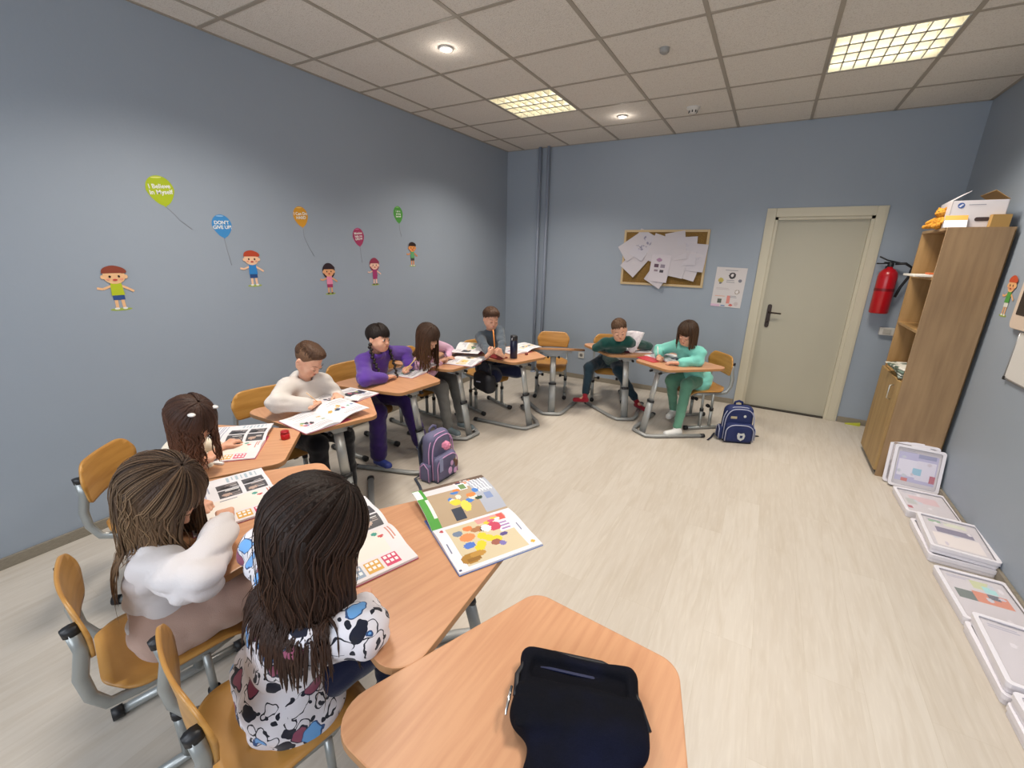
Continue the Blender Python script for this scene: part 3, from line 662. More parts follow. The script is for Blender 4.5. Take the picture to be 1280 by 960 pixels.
def locks(Q, m, n, length, base, tip=None, name='hair_locks', rad=(.0062, .0022), seed=0, sector=(48, 312), theta0=(8, 40), off=.016, wave=.004, part=0., steps=22, flow=None, spread=1., jitter=.18, endvar=.25, cols=None, grav=.35, out=0., fn=None, nseg=5, flat=.55, cling=None):
    """locks growing from the crown down over the skull and hanging to `length`; azimuth 0 = face"""
    R_ = np.random.RandomState(seed); s = Q.s*Q.hs; V_, F_, C_ = [], [], []; k0 = 0; R0 = np.array([.073+off, .089+off, .077+off]); ctr = np.array([0, -.016, .028])
    up = np.array([0, 0, 1.])
    sk = [(Q.O+Q.Rm@(ctr+np.array([0, -.012, 0]))*s, Q.O+Q.Rm@(ctr+np.array([0, .01, -.005]))*s, (.079+off*.75)*s)]
    body = [(Q.sh[0], Q.sh[1], .056*Q.s), (Q.N-Q.sp*.09, Q.hip, .106*Q.s), (Q.N-Q.sp*.07+Q.sr*.05, Q.hip+Q.sr*.04, .092*Q.s), (Q.N-Q.sp*.07-Q.sr*.05, Q.hip-Q.sr*.04, .092*Q.s), (Q.sh[0], Q.E[0], .058*Q.s), (Q.sh[1], Q.E[1], .058*Q.s), (Q.N, Q.O, .05*Q.s)]
    body = [(np.array(a), np.array(b_), r_) for a, b_, r_ in body]; sk = [(np.array(a), np.array(b_), r_) for a, b_, r_ in sk]
    for i in range(n):
        az = D(sector[0]+(sector[1]-sector[0])*R_.rand()); t0 = D(theta0[0]+(theta0[1]-theta0[0])*R_.rand()); lay = R_.rand()
        L = length*(1-endvar*R_.rand()) if not callable(length) else length(math.degrees(az))*(1-endvar*R_.rand()); ds = L/steps
        pts = []; th = t0; loc = lambda th: ctr+R0*np.array([math.sin(th)*math.sin(az), math.sin(th)*math.cos(az), math.cos(th)])*(1+.03*lay)
        p = None; vel = None; ph = R_.rand()*6.28; wv = wave*(.5+R_.rand()); fr = 5+4*R_.rand(); lat = None
        r0 = rad[0]*(.7+.6*R_.rand()); r1 = rad[1]
        for j in range(steps+1):
            if th < D(88+14*lay) or p is None:
                q = Q.O+Q.Rm@loc(th)*s; 
                if p is not None: vel = nv(q-p)
                p = q; th += ds/(.095*s); pts.append(p.copy())
            else:
                dirv = nv(vel*(1-grav)-up*grav + (out*nv(p-Q.O) if out else 0)); 
                if flow is not None: dirv = nv(dirv+flow(p, az))
                vel = dirv; q = p+dirv*ds; q = push(q, sk+body); vel = nv(nv(q-p)*.5+vel*.5); p = q
                w = nv(np.cross(dirv, p-Q.O)+1e-6); pts.append(p+w*wv*math.sin(ph+fr*j/steps*2)*min(1, (j/steps)*2))
        P_ = np.array(pts); nrm = P_-(Q.O+Q.Rm@ctr*s); T_ = np.gradient(P_, axis=0); T_ /= np.linalg.norm(T_, axis=1)[:, None]+1e-9
        nrm -= T_*(nrm*T_).sum(1)[:, None]; nrm /= np.linalg.norm(nrm, axis=1)[:, None]+1e-9; B_ = np.cross(T_, nrm)
        tt = np.linspace(0, 1, steps+1); rr = (r0+(r1-r0)*tt**1.5)*np.clip(tt*6+.4, 0, 1)*s; rr[-1] *= .3
        an = 2*PI*np.arange(nseg)/nseg; ring = P_[:, None]+rr[:, None, None]*(np.cos(an)[None, :, None]*B_[:, None]+flat*np.sin(an)[None, :, None]*nrm[:, None])
        V_.append(ring.reshape(-1, 3)); a = np.arange(steps)[:, None]*nseg+np.arange(nseg)[None]; b2 = np.arange(steps)[:, None]*nseg+(np.arange(nseg)[None]+1) % nseg
        F_.append(np.stack([a, b2, b2+nseg, a+nseg], -1).reshape(-1, 4)+k0); k0 += len(V_[-1])
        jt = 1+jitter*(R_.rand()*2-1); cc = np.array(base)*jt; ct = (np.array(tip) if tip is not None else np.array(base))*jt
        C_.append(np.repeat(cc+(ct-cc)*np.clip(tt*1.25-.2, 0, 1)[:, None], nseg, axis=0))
    v = np.concatenate(V_)-np.array(Q.root.location)
    return npmesh(name, v, np.concatenate(F_), m, Q.root, col=np.clip(np.concatenate(C_), 0, 1))
# ------------------------------------------------------------------ the nine children
def cloth(name, c, rough=.85, sheen=.25, bump=(420, .25)): return mat(name, sr(c), rough, spec=.2, sheen=sheen, bump=bump)
m_white = cloth('white_fleece', '#d6d0d0'); m_beige = cloth('beige_jersey', '#b89a8c'); m_hood = cloth('oatmeal_fleece', '#cfc8c2'); m_black = cloth('black_cloth', '#15151b'); m_purple = cloth('purple_fleece', '#5b3a94')
m_dpurple = cloth('dark_purple_jersey', '#35205f'); m_pink = cloth('pink_jersey', '#d7a9c6'); m_grey = cloth('grey_green_knit', '#46505a'); m_green = cloth('dark_green_knit', '#12453f'); m_teal = cloth('dark_teal_jersey', '#1a2f3b')
m_turq = cloth('turquoise_fleece', '#7fcfc0'); m_sage = cloth('sage_jersey', '#5f9079'); m_navy = cloth('navy_cloth', '#171d3a'); m_olive = cloth('grey_olive_cloth', '#6b6a66'); m_cream = cloth('cream_knit', '#e0d6c4'); m_red = cloth('red_sock_knit', '#8f1d2c')
shoe_w = mat('white_shoe', (.7, .7, .68), .5); shoe_b = mat('blue_shoe', sr('#3c4a9a'), .5); shoe_g = mat('grey_boot', sr('#6b7a80'), .6); shoe_d = mat('dark_shoe', (.03, .03, .035), .5)
def crop(Q, m, base, n=420, L=.045, off=.006, seed=1, tmax=62, name='hair_tufts', r=.0042, lift=0.):
    locks(Q, m, n, L, base, None, name=name, seed=seed, sector=(0, 360), theta0=(0, tmax), rad=(r, .0009), off=off, wave=.0, steps=6, grav=.1, jitter=.3, endvar=.5)
def pattern_mat():
    m = bpy.data.materials.new('white_sweater_with_bows_and_blots'); m.use_nodes = True; N = m.node_tree.nodes; L = m.node_tree.links; b = N['Principled BSDF']; b.inputs['Roughness'].default_value = .85; b.inputs['Sheen Weight'].default_value = .2; b.inputs['Specular IOR Level'].default_value = .2
    tc = N.new('ShaderNodeTexCoord'); nz = N.new('ShaderNodeTexNoise'); nz.inputs['Scale'].default_value = 17; L.new(tc.outputs['Object'], nz.inputs['Vector'])
    sub = N.new('ShaderNodeVectorMath'); sub.operation = 'SUBTRACT'; L.new(nz.outputs['Color'], sub.inputs[0]); sub.inputs[1].default_value = (.5, .5, .5)
    scv = N.new('ShaderNodeVectorMath'); scv.operation = 'SCALE'; scv.inputs['Scale'].default_value = .055; L.new(sub.outputs[0], scv.inputs[0])
    ad = N.new('ShaderNodeVectorMath'); L.new(tc.outputs['Object'], ad.inputs[0]); L.new(scv.outputs[0], ad.inputs[1])
    last = None
    def layer(prev, scale, r, colr, shift, seedr=None, inner=None):
        mp = N.new('ShaderNodeMapping'); mp.inputs['Location'].default_value = shift; L.new(ad.outputs[0], mp.inputs[0])
        v = N.new('ShaderNodeTexVoronoi'); v.inputs['Scale'].default_value = scale; L.new(mp.outputs[0], v.inputs['Vector']); v.inputs['Randomness'].default_value = .8
        c = N.new('ShaderNodeMath'); c.operation = 'LESS_THAN'; c.inputs[1].default_value = r; L.new(v.outputs['Distance'], c.inputs[0]); fac = c.outputs[0]
        if inner is not None:
            c2 = N.new('ShaderNodeMath'); c2.operation = 'GREATER_THAN'; c2.inputs[1].default_value = inner; L.new(v.outputs['Distance'], c2.inputs[0]); mu = N.new('ShaderNodeMath'); mu.operation = 'MULTIPLY'; L.new(fac, mu.inputs[0]); L.new(c2.outputs[0], mu.inputs[1]); fac = mu.outputs[0]
        if seedr is not None:
            sp = N.new('ShaderNodeSeparateColor'); L.new(v.outputs['Color'], sp.inputs[0]); c3 = N.new('ShaderNodeMath'); c3.operation = 'LESS_THAN'; c3.inputs[1].default_value = seedr; L.new(sp.outputs[0], c3.inputs[0]); mu = N.new('ShaderNodeMath'); mu.operation = 'MULTIPLY'; L.new(fac, mu.inputs[0]); L.new(c3.outputs[0], mu.inputs[1]); fac = mu.outputs[0]
        x = N.new('ShaderNodeMixRGB'); L.new(fac, x.inputs[0]); x.inputs[2].default_value = (*sr(colr), 1)
        if prev is None: x.inputs[1].default_value = (*sr('#dedbe2'), 1)
        else: L.new(prev, x.inputs[1])
        return x.outputs[0]
    p = layer(None, 22, .52, '#20222e', (0, 0, 0), .6, .46)
    p = layer(p, 17, .40, '#1d2030', (.3, .7, .1), .42); p = layer(p, 36, .30, '#20222e', (.9, .2, .5), .3)
    p = layer(p, 12, .33, '#23263a', (1.3, .1, .6), .40); p = layer(p, 12, .29, '#8d4a62', (1.3, .1, .6), .40)
    p = layer(p, 11, .33, '#35507e', (.2, 1.7, .9), .33); p = layer(p, 11, .30, '#6aa3dd', (.2, 1.7, .9), .33)
    L.new(p, b.inputs['Base Color']); return m
HB = haircol('hair_brown', '#4a2f1e', ''); HD = haircol('hair_dark', '#2a1a12', ''); HL = haircol('hair_light', '#6b5038', '')
MATS['brown'] = HB; MATS['dark'] = HD; MATS['light'] = HL
cB, cD, cL = sr('#3a2619'), sr('#1d120d'), sr('#66503c')
short_line = [(-.12, -.052), (-.06, -.052), (-.03, -.022), (-.012, .0), (.018, .004), (.03, .02), (.05, .042), (.07, .052), (.12, .056)]
long_line = [(-.12, -.10), (-.02, -.095), (.0, -.05), (.02, -.0), (.035, .03), (.06, .048), (.12, .055)]
bang_line = [(-.12, -.06), (-.03, -.06), (.0, -.03), (.03, -.005), (.05, .012), (.12, .016)]

# girl in the patterned sweater
Q = person(hs=1.1, label='girl with long dark brown hair in a white sweater patterned with pink and blue bows', hip=(-.99, .475, .45), yaw=74, head=P(393, 668, .925), look_yaw=62, pitch=42, roll=-4, hands=[P(452, 742, .695), P(420, 700, .695)],
    al=.93, shw=.104, fixE={0: V(-.715, .545, .712)}, elbows=[P(462, 806, .715), V(-1.17, .63, .715)], eyes='down', hair='dark', top=dict(mat=pattern_mat(), t=.018, puff=.012, fold=.005, foldk=1.2, name='sweater'), legs=dict(mat=m_navy, name='leggings', t=.003), shoes=dict(mat=shoe_d), hem=.07, s=1.04, curl=(.75, .5), head_h=.004, h=.0075)
hair_cap(Q, HD, long_line, off=.016, base=cD, groove=.002, seed=2)
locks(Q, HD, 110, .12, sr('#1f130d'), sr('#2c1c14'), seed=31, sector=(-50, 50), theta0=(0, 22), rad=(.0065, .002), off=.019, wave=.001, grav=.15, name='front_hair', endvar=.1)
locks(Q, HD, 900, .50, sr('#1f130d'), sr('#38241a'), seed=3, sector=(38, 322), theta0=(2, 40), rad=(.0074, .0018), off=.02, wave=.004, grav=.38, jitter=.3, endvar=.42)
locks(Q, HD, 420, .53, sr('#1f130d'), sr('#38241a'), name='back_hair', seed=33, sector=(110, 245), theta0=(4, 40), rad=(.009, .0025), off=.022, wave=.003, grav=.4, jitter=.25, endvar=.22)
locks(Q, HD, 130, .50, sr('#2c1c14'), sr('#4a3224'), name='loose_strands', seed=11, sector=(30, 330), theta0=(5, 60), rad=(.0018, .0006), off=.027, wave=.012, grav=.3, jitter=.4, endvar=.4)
# girl in the plain white sweater
Q = person(hs=1.02, label='girl with long light brown hair in a plain white sweater and beige trousers', hip=(-1.52, .43, .45), yaw=70, head=P(203, 620, .86), look_yaw=40, pitch=45, roll=-6, al=1.08, fixE={0: V(-1.245, .43, .705)}, hands=[P(281, 640, .725), P(255, 632, .695)],
    elbows=[V(-1.10, .46, .71), V(-1.80, .62, .71)], hair='light', top=dict(mat=m_white, t=.020, puff=.009, fold=.006, foldk=2.0, ribs=m_white), legs=dict(mat=m_beige, t=.016), shoes=dict(mat=shoe_d), s=1.06, curl=(1.25, .8), grip=(True, False), h=.0075, head_h=.004)
hair_cap(Q, HL, long_line, off=.013, base=sr('#38291f'), groove=.002, seed=4)
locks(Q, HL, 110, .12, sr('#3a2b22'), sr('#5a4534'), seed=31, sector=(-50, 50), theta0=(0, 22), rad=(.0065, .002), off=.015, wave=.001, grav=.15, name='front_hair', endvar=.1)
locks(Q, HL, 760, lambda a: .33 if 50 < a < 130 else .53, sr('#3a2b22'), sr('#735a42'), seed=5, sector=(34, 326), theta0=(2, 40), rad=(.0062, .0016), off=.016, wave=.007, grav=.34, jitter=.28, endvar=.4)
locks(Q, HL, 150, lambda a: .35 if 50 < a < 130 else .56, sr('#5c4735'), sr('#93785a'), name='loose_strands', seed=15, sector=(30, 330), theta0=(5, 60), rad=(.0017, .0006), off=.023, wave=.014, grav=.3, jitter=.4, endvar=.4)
# girl with hair clips
Q = person('girl in cream with two white hair clips, her brown hair hanging over her face', (-2.35, .77, .455), 44, P(239, 527, .90), 14, 42, 0, [P(267, 567, .695), P(290, 552, .695)],
    hair='dark', top=dict(mat=m_cream, t=.014), legs=dict(mat=m_navy), shoes=dict(mat=shoe_d), s=1.0, curl=(.9, .6))
hair_cap(Q, HB, long_line, off=.012, base=sr('#3a2417'), seed=6)
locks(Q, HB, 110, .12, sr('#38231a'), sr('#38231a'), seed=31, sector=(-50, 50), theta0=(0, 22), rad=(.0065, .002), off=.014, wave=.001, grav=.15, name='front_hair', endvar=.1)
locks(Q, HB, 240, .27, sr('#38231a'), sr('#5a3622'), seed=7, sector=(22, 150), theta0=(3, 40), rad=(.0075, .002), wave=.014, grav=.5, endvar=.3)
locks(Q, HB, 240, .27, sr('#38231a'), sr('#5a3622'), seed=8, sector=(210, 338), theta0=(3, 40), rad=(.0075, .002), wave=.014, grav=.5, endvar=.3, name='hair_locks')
for x in (-1, 1):
    b = MB(); b.ell((0, 0, 0), (.020, .013, .007), seg=12); c = b.build('hair_clip', eyew, Q.root); q = np.array([x*.05, .02, .095]); w = Q.O+Q.Rm@q*Q.s
    c.location = Vector(w)-Q.root.location
# boy in the grey hoodie
def hoodie(G, Q):
    N, n, r, sp = Q.N, Q.n, Q.r, Q.sp; up = np.array([0, 0, 1.])
    for k in range(9):
        a = -1.9+3.8*k/8; c = N+(-n*math.cos(a)*.066+r*math.sin(a)*.068)-sp*(.006+.024*(1-math.cos(a))); G.ell(c, (.03, .03, .026+.014*math.cos(a/2)), .02)
    G.ell(N-n*.085-sp*.03, (.075, .05, .055), .03); G.ell(N-n*.06+sp*.01, (.06, .04, .035), .02); G.ell(N-sp*.004, (.042, .042, .05), .01, 's')
Q = person('boy with short brown hair in a pale grey hooded sweatshirt', (-2.49, 1.60, .455), -6, P(386, 449, .94), 12, 38, 0, [P(396, 503, .705), P(424, 497, .70)],
    elbows=[P(370, 522, .70), V(-2.40, 1.76, .71)], hair='brown', top=dict(mat=m_hood, t=.016, puff=.008, fold=.004), topfn=hoodie, legs=dict(mat=m_black), shoes=dict(mat=shoe_d), s=1.05, curl=(.9, .8), grip=(True, False), head_h=.0035)
def quiff(G): G.ell((0, .054, .080), (.040, .030, .022), .03); G.ell((0, .015, .098), (.04, .06, .014), .03)
hair_cap(Q, HB, [(-.12, .005), (-.06, .01), (-.02, .03), (.02, .04), (.05, .048), (.07, .054), (.12, .058)], off=.004, base=sr('#493222'), extra=quiff, groove=.0016, seed=7)
crop(Q, HB, sr('#4b3322'), 560, .05, .005, 71, 38)
hair_cap(Q, HB, short_line, off=.0028, base=sr('#6b4e38'), groove=.0003, seed=8, name='cropped_hair', edge=.001)
# girl in purple with braids
def collar(G, Q):
    for k in range(10):
        a = 2*PI*k/10; G.ell(Q.N+(Q.n*math.cos(a)*.052+Q.r*math.sin(a)*.056)-Q.sp*.008, (.02, .02, .024), .015)
    G.cap(Q.N-Q.sp*.04, Q.N+Q.sp*.06, .04, k=.008, op='s')
Q = person('girl with two dark braids and a fringe in a purple jacket and trousers', (-2.68, 2.33, .455), -6, P(473, 422, .975), 6, 4, 3, [P(489, 470, .695), P(508, 461, .715)],
    elbows=[P(456, 481, .70), P(520, 456, .71)], knees=[V(-2.36, 2.12, .44), V(-2.38, 2.44, .45)], feet=[V(-2.36, 2.1, .07), V(-2.26, 2.47, .07)], eyes='open', eye_look=.4, hair='dark', top=dict(mat=m_purple, t=.018, puff=.008, fold=.004), topfn=collar, legs=dict(mat=m_dpurple, t=.02, cuff=.045, len=.9),
    shoes=dict(mat=shoe_b), s=1.0, curl=(.25, 1.1), grip=(False, True), head_h=.0034)
hair_cap(Q, HD, bang_line, off=.009, base=cD, seed=9)
locks(Q, HD, 130, .128, cD, cD, seed=19, sector=(-36, 36), theta0=(5, 20), rad=(.006, .002), off=.014, wave=.001, grav=.2, name='fringe', endvar=.12)
for sd in (-1, 1):
    b = MB(); pts = []
    for k in range(15):
        t = k/14; q = Q.O+Q.Rm@np.array([sd*(.078-.004*t), -.012+.06*t, -.045])*Q.s; q = q+np.array([0, 0, -1.])*(.24*t)+Q.n*(.055*t)+Q.r*sd*(.018*math.sin(PI*t)); pts.append(q)
    pts = [push(q, [(Q.sh[0], Q.sh[1], .075), (Q.N-Q.sp*.1, Q.hip, .118)]) for q in pts]
    for k, q in enumerate(pts):
        q = q-np.array(Q.root.location); r0 = .0145*(1-.35*k/14); b.ell(q+Q.r*.005*(1 if k % 2 else -1), (r0, r0, .0125), seg=10, rings=7)
    q = pts[-1]-np.array(Q.root.location); b.tube([q, q-np.array([0, 0, .05])], [.011, .003], 8)
    o = b.build('braid', mat('braid_hair', cD, .45, bump=(190, .4)), Q.root)
# girl in pink
Q = person('girl with very long brown hair in a pale pink top, writing', (-2.72, 2.98, .455), -4, P(535, 422, .93), 6, 34, 2, [P(556, 449, .70), P(563, 446, .695)],
    fixE={1: V(-2.50, 3.17, .706)}, knees=[V(-2.35, 2.85, .45), V(-2.36, 3.05, .45)], feet=[V(-2.27, 2.84, .08), V(-2.25, 3.02, .08)], hair='brown', top=dict(mat=m_pink, t=.012), legs=dict(mat=m_olive, t=.016), shoes=dict(mat=shoe_g), s=1.0, curl=(1.1, .6), grip=(True, False))
hair_cap(Q, HB, long_line, off=.012, base=sr('#3a2619'), seed=12)
locks(Q, HB, 110, .12, sr('#3a2619'), sr('#3a2619'), seed=31, sector=(-50, 50), theta0=(0, 22), rad=(.0065, .002), off=.014, wave=.001, grav=.15, name='front_hair', endvar=.1)
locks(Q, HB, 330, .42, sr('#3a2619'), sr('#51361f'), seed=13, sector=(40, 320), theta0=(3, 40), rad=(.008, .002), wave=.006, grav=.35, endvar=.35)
# boy in dark grey
Q = person('boy in a dark grey sweater holding an orange pencil upright to his mouth', (-2.38, 3.67, .455), -26, P(614, 398, .985), -36, 14, 2, [P(616, 438, .77), P(622, 440, .76)],
    elbows=[V(-2.27, 3.43, .69), V(-2.1, 3.72, .70)], fdir=[(.31, .63, .5), (-.31, -.63, .5)], palm=[(-.9, .44, 0), (-.9, .44, 0)], knees=[V(-2.13, 3.40, .455), V(-2.03, 3.66, .455)], feet=[V(-2.30, 3.68, .44), V(-2.33, 3.55, .44)], toes=[(-.5, .8, 0), (-.5, -.8, 0)],
    hair='brown', top=dict(mat=m_grey, t=.010), legs=dict(mat=m_navy, t=.016), shoes=dict(mat=shoe_d), s=1.0, curl=(1.2, 1.2), grip=(True, True))
def mop(G): G.ell((0, .035, .07), (.066, .055, .045), .02)
hair_cap(Q, HB, short_line, off=.009, base=sr('#4a3324'), extra=mop, groove=.003, seed=14); crop(Q, HB, sr('#4e3626'), 420, .06, .014, 72, 60); BOY7 = Q
# boy in dark green
Q = person('boy in dark green leaning over his desk behind a raised page, feet in red socks', (-1.40, 4.66, .455), -66, P(774, 412, .92), -66, 20, -10, [P(766, 433, .695), P(796, 427, .76)],
    fixE={0: P(745, 435, .705), 1: P(811, 433, .705)}, fdir=[None, (-.3, -.2, .8)], palm=[(0, 0, -1), (0, .9, 0)], knees=[V(-1.53, 4.36, .42), V(-1.22, 4.4, .42)], feet=[P(731, 497, .13), P(797, 504, .07)], toes=[(-.8, -.3, 0), (.7, -.5, 0)], hair='brown', top=dict(mat=m_green, t=.012), legs=dict(mat=m_teal, t=.012, len=.82), shoes=dict(mat=m_red, sock=True), s=1.0, curl=(.5, .6))
hair_cap(Q, HB, short_line, off=.004, base=sr('#5a4230'), groove=.0016, seed=16); crop(Q, HB, sr('#5f4633'), 420, .045, .006, 73, 60)
# girl in turquoise
Q = person('girl with a chin-length brown bob in a turquoise top and sage trousers', (-.46, 4.43, .46), -112, P(859, 417, .94), -103, 24, 3, [P(824, 447, .70), P(840, 453, .69)],
    elbows=[P(820, 440, .72)+V(-.0, .12, .0), None], fixE={1: P(872, 451, .708)}, fdir=[None, (-.9, -.1, 0)], knees=[V(-.66, 4.27, .44), V(-.50, 4.16, .45)], feet=[V(-.62, 4.38, .1), P(846, 537, .06)], toes=[(-.2, -1, 0), (-.7, -.7, 0)], hair='brown', top=dict(mat=m_turq, t=.018, puff=.006), hem=.03, legs=dict(mat=m_sage, t=.010), shoes=dict(mat=shoe_w), s=1.0, curl=(1., .3), grip=(True, False), head_h=.0038)
hair_cap(Q, HB, bang_line, off=.014, base=sr('#3d2a1e'), seed=17)
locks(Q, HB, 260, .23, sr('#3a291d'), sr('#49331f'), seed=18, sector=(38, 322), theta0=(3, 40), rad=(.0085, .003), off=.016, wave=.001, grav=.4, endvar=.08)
locks(Q, HB, 70, .115, sr('#3a291d'), sr('#49331f'), seed=20, sector=(-38, 38), theta0=(5, 20), rad=(.006, .002), off=.015, wave=.001, grav=.2, name='fringe', endvar=.1)
b = MB(); c = Q.N-Q.sp*.115+Q.ft_*.105; x_, y_ = Vector(Q.sr), Vector(Q.sp); b.box(-.062, .062, -.04, .035, -.006, .004, T=frame(Vector(c)-Q.root.location, x_, y_, x_.cross(y_)), bev=.002); b.build('chest_print', m_navy, Q.root)
# ------------------------------------------------------------------ printed matter: pages are painted cell by cell
class Cv:
    def __init__(s, w, h, bg): s.w, s.h = w, h; s.a = np.tile(np.array(sr(bg), np.float32)*.9, (h, w, 1)); s.X, s.Y = np.meshgrid((np.arange(w)+.5)/w, (np.arange(h)+.5)/h)
    def put(s, m, c): s.a[m] = sr(c); return s
    def rect(s, x0, y0, x1, y1, c): return s.put((s.X >= x0) & (s.X < x1) & (s.Y >= y0) & (s.Y < y1), c)
    def ell(s, x, y, rx, ry, c): return s.put(((s.X-x)/rx)**2+((s.Y-y)/ry)**2 < 1, c)
    def line(s, x0, y0, x1, y1, w, c):
        dx, dy = x1-x0, y1-y0; L = dx*dx+dy*dy+1e-9; t = np.clip(((s.X-x0)*dx+(s.Y-y0)*dy)/L, 0, 1); return s.put(np.hypot(s.X-x0-t*dx, (s.Y-y0-t*dy)) < w, c)
    def rows(s, x0, y0, x1, y1, n, c='#8b8b98', seed=0, vert=False):
        R_ = np.random.RandomState(seed)
        for i in range(n):
            q = (i+.3)/n; 
            if vert: a = x0+(x1-x0)*q; s.rect(a, y0, a+(x1-x0)/n*.4, y0+(y1-y0)*(.6+.4*R_.rand()), c)
            else: a = y0+(y1-y0)*q; s.rect(x0, a, x0+(x1-x0)*(.6+.4*R_.rand()), a+(y1-y0)/n*.4, c)
        return s
    def blobs(s, x0, y0, x1, y1, n, cs, seed=0, r=(.02, .06)):
        R_ = np.random.RandomState(seed)
        for i in range(n): s.ell(x0+(x1-x0)*R_.rand(), y0+(y1-y0)*R_.rand(), r[0]+(r[1]-r[0])*R_.rand(), r[0]+(r[1]-r[0])*R_.rand(), cs[R_.randint(len(cs))])
        return s
paper = mat('printed_paper', (1, 1, 1), .42, spec=.4, attr=True); paperw = mat('white_paper', sr('#eceaea'), .6)
def pg_photo(seed=0, w=48, h=60):              # workbook page: 2x2 photographs, text
    c = Cv(w, h, '#e9e6ea')
    for i, (x, y) in enumerate(((.36, .05), (.68, .05), (.36, .36), (.68, .36))):
        c.rect(x, y, x+.29, y+.27, '#4c4a4e'); R_ = np.random.RandomState(seed+i)
        for k in range(6): a = R_.rand()*.22; c.rect(x+.02+a, y+.03, x+.02+a+.025, y+.03+.2*R_.rand(), ('#d8d4d2', '#2b2a2d', '#9a8d88')[k % 3])
        c.ell(x+.2, y+.18, .05, .06, '#b59a8c' if i % 2 else '#1d1d20')
    c.rows(.06, .08, .3, .5, 7, '#a6b7c2', seed); c.rows(.06, .7, .9, .93, 5, '#9fa2b5', seed+1); c.rect(.05, .66, .95, .672, '#6a6fa8'); return c
def pg_squares(seed=0, w=48, h=60):            # right page: drawing area and column of coloured squares
    c = Cv(w, h, '#efe8ea'); c.rect(.08, .18, .62, .95, '#e6dfd6'); c.rows(.1, .05, .5, .13, 3, '#c98a7a', seed); c.ell(.2, .25, .05, .03, '#4a9a8a'); c.ell(.3, .2, .04, .03, '#c24a4a'); c.rows(.12, .3, .16, .8, 1, '#8b8b98', seed)
    for k, cc in enumerate(('#cf4468', '#d9a64e', '#93a3b8', '#5f9a6c')):
        y = .16+.2*k; c.rect(.68, y, .93, y+.18, cc)
        for a in range(2):
            for b_ in range(3): c.rect(.71+.1*a, y+.02+.052*b_, .78+.1*a, y+.05+.052*b_, '#f3eeee')
    return c
def pg_scene(seed=0, w=72, h=60):              # bathroom-like picture with green margin
    c = Cv(w, h, '#b9a184'); c.rect(0, 0, .13, 1, '#4f9a3e'); c.rect(.0, .02, .08, .3, '#e8eee6'); c.rect(.09, .35, .13, .8, '#dfe8dc'); c.rect(.13, 0, 1, .12, '#6d5a4c'); c.rect(.13, .1, .85, .26, '#d8d3d6')
    c.blobs(.3, .02, .8, .16, 9, ['#b3403a', '#e4d6d6', '#3b3f55', '#d98f6a'], seed, (.015, .04)); c.rect(.72, .12, 1, .95, '#a9adb9')
    for k in range(5): c.line(.74+.05*k, .1, .8+.04*k, .5, .008, '#eff0f4')
    c.rect(.55, .14, .68, .34, '#e9eaee'); c.rect(.58, .17, .66, .31, '#6b8a55'); c.blobs(.35, .3, .75, .7, 12, ['#d3813f', '#e8d8c8', '#3f78c0', '#e2c93a', '#3e8f3e', '#27402c'], seed+2, (.03, .07))
    c.rect(.32, .72, .46, .95, '#3a3f4c'); c.ell(.52, .72, .06, .12, '#e6cf55'); c.rect(.82, .55, .92, .7, '#7f8fb5'); return c
def pg_party(seed=0, w=72, h=60):              # white margin, beige picture with yellow toys
    c = Cv(w, h, '#e9eaf2'); c.rect(.13, .09, .86, .93, '#cfc0a0'); c.rect(.5, .06, .88, .2, '#dc9a96'); c.rect(.78, .08, .86, .42, '#cf5a52'); c.blobs(.5, .12, .78, .25, 9, ['#e0a9b0', '#e8c33b', '#c9567a', '#f1e8e0'], seed, (.02, .05))
    c.rect(.7, .25, .88, .5, '#e9e4ee'); c.rows(.72, .28, .86, .48, 3, '#a07fb0', seed); c.ell(.22, .27, .06, .06, '#6f7f96'); c.ell(.36, .22, .06, .06, '#d9804a'); c.ell(.3, .4, .09, .08, '#d98a55'); c.ell(.48, .3, .1, .06, '#a8734a'); c.ell(.52, .33, .04, .05, '#2a2320')
    c.ell(.66, .34, .08, .1, '#c23f5c'); c.ell(.56, .33, .06, .08, '#eee6ea')
    for x, y in ((.46, .46), (.52, .54), (.36, .66), (.4, .6), (.6, .6)): c.ell(x, y, .055, .07, '#e3c92c')
    c.ell(.27, .56, .07, .06, '#4f74c4'); c.ell(.56, .66, .06, .06, '#9a5a4a'); c.ell(.62, .72, .04, .05, '#7a6fb0'); c.ell(.7, .55, .05, .04, '#5a4a86'); c.ell(.2, .8, .11, .1, '#a6792f'); c.ell(.3, .76, .09, .06, '#b98a3c'); c.rect(.15, .8, .3, .86, '#8f6526')
    c.rows(.04, .25, .06, .75, 1, '#6b6f8a', seed); c.rows(.92, .3, .94, .7, 1, '#6b6f8a', seed); c.ell(.08, .1, .025, .03, '#b8404a'); c.ell(.93, .88, .025, .03, '#d4a73a'); c.rect(.02, .94, .04, .97, '#3a3f6a'); return c
def pg_text(seed=0, w=28, h=36, cs=('#c9a24a', '#6a7fa8', '#b86a7a', '#6c9a6c', '#3a3a40')):
    c = Cv(w, h, '#ece9ea'); R_ = np.random.RandomState(seed); c.rows(.1, .06, .85, .26, 4, '#a3a3ae', seed); x = .12+.4*R_.rand()*0; c.rect(.1, .32, .9, .62, ['#d9cdb4', '#cdd6dd', '#dcd0d6', '#3c3a42'][seed % 4]); c.blobs(.15, .34, .85, .6, 9, cs, seed, (.03, .07)); c.rows(.1, .68, .8, .94, 5, '#a3a3ae', seed+3); return c
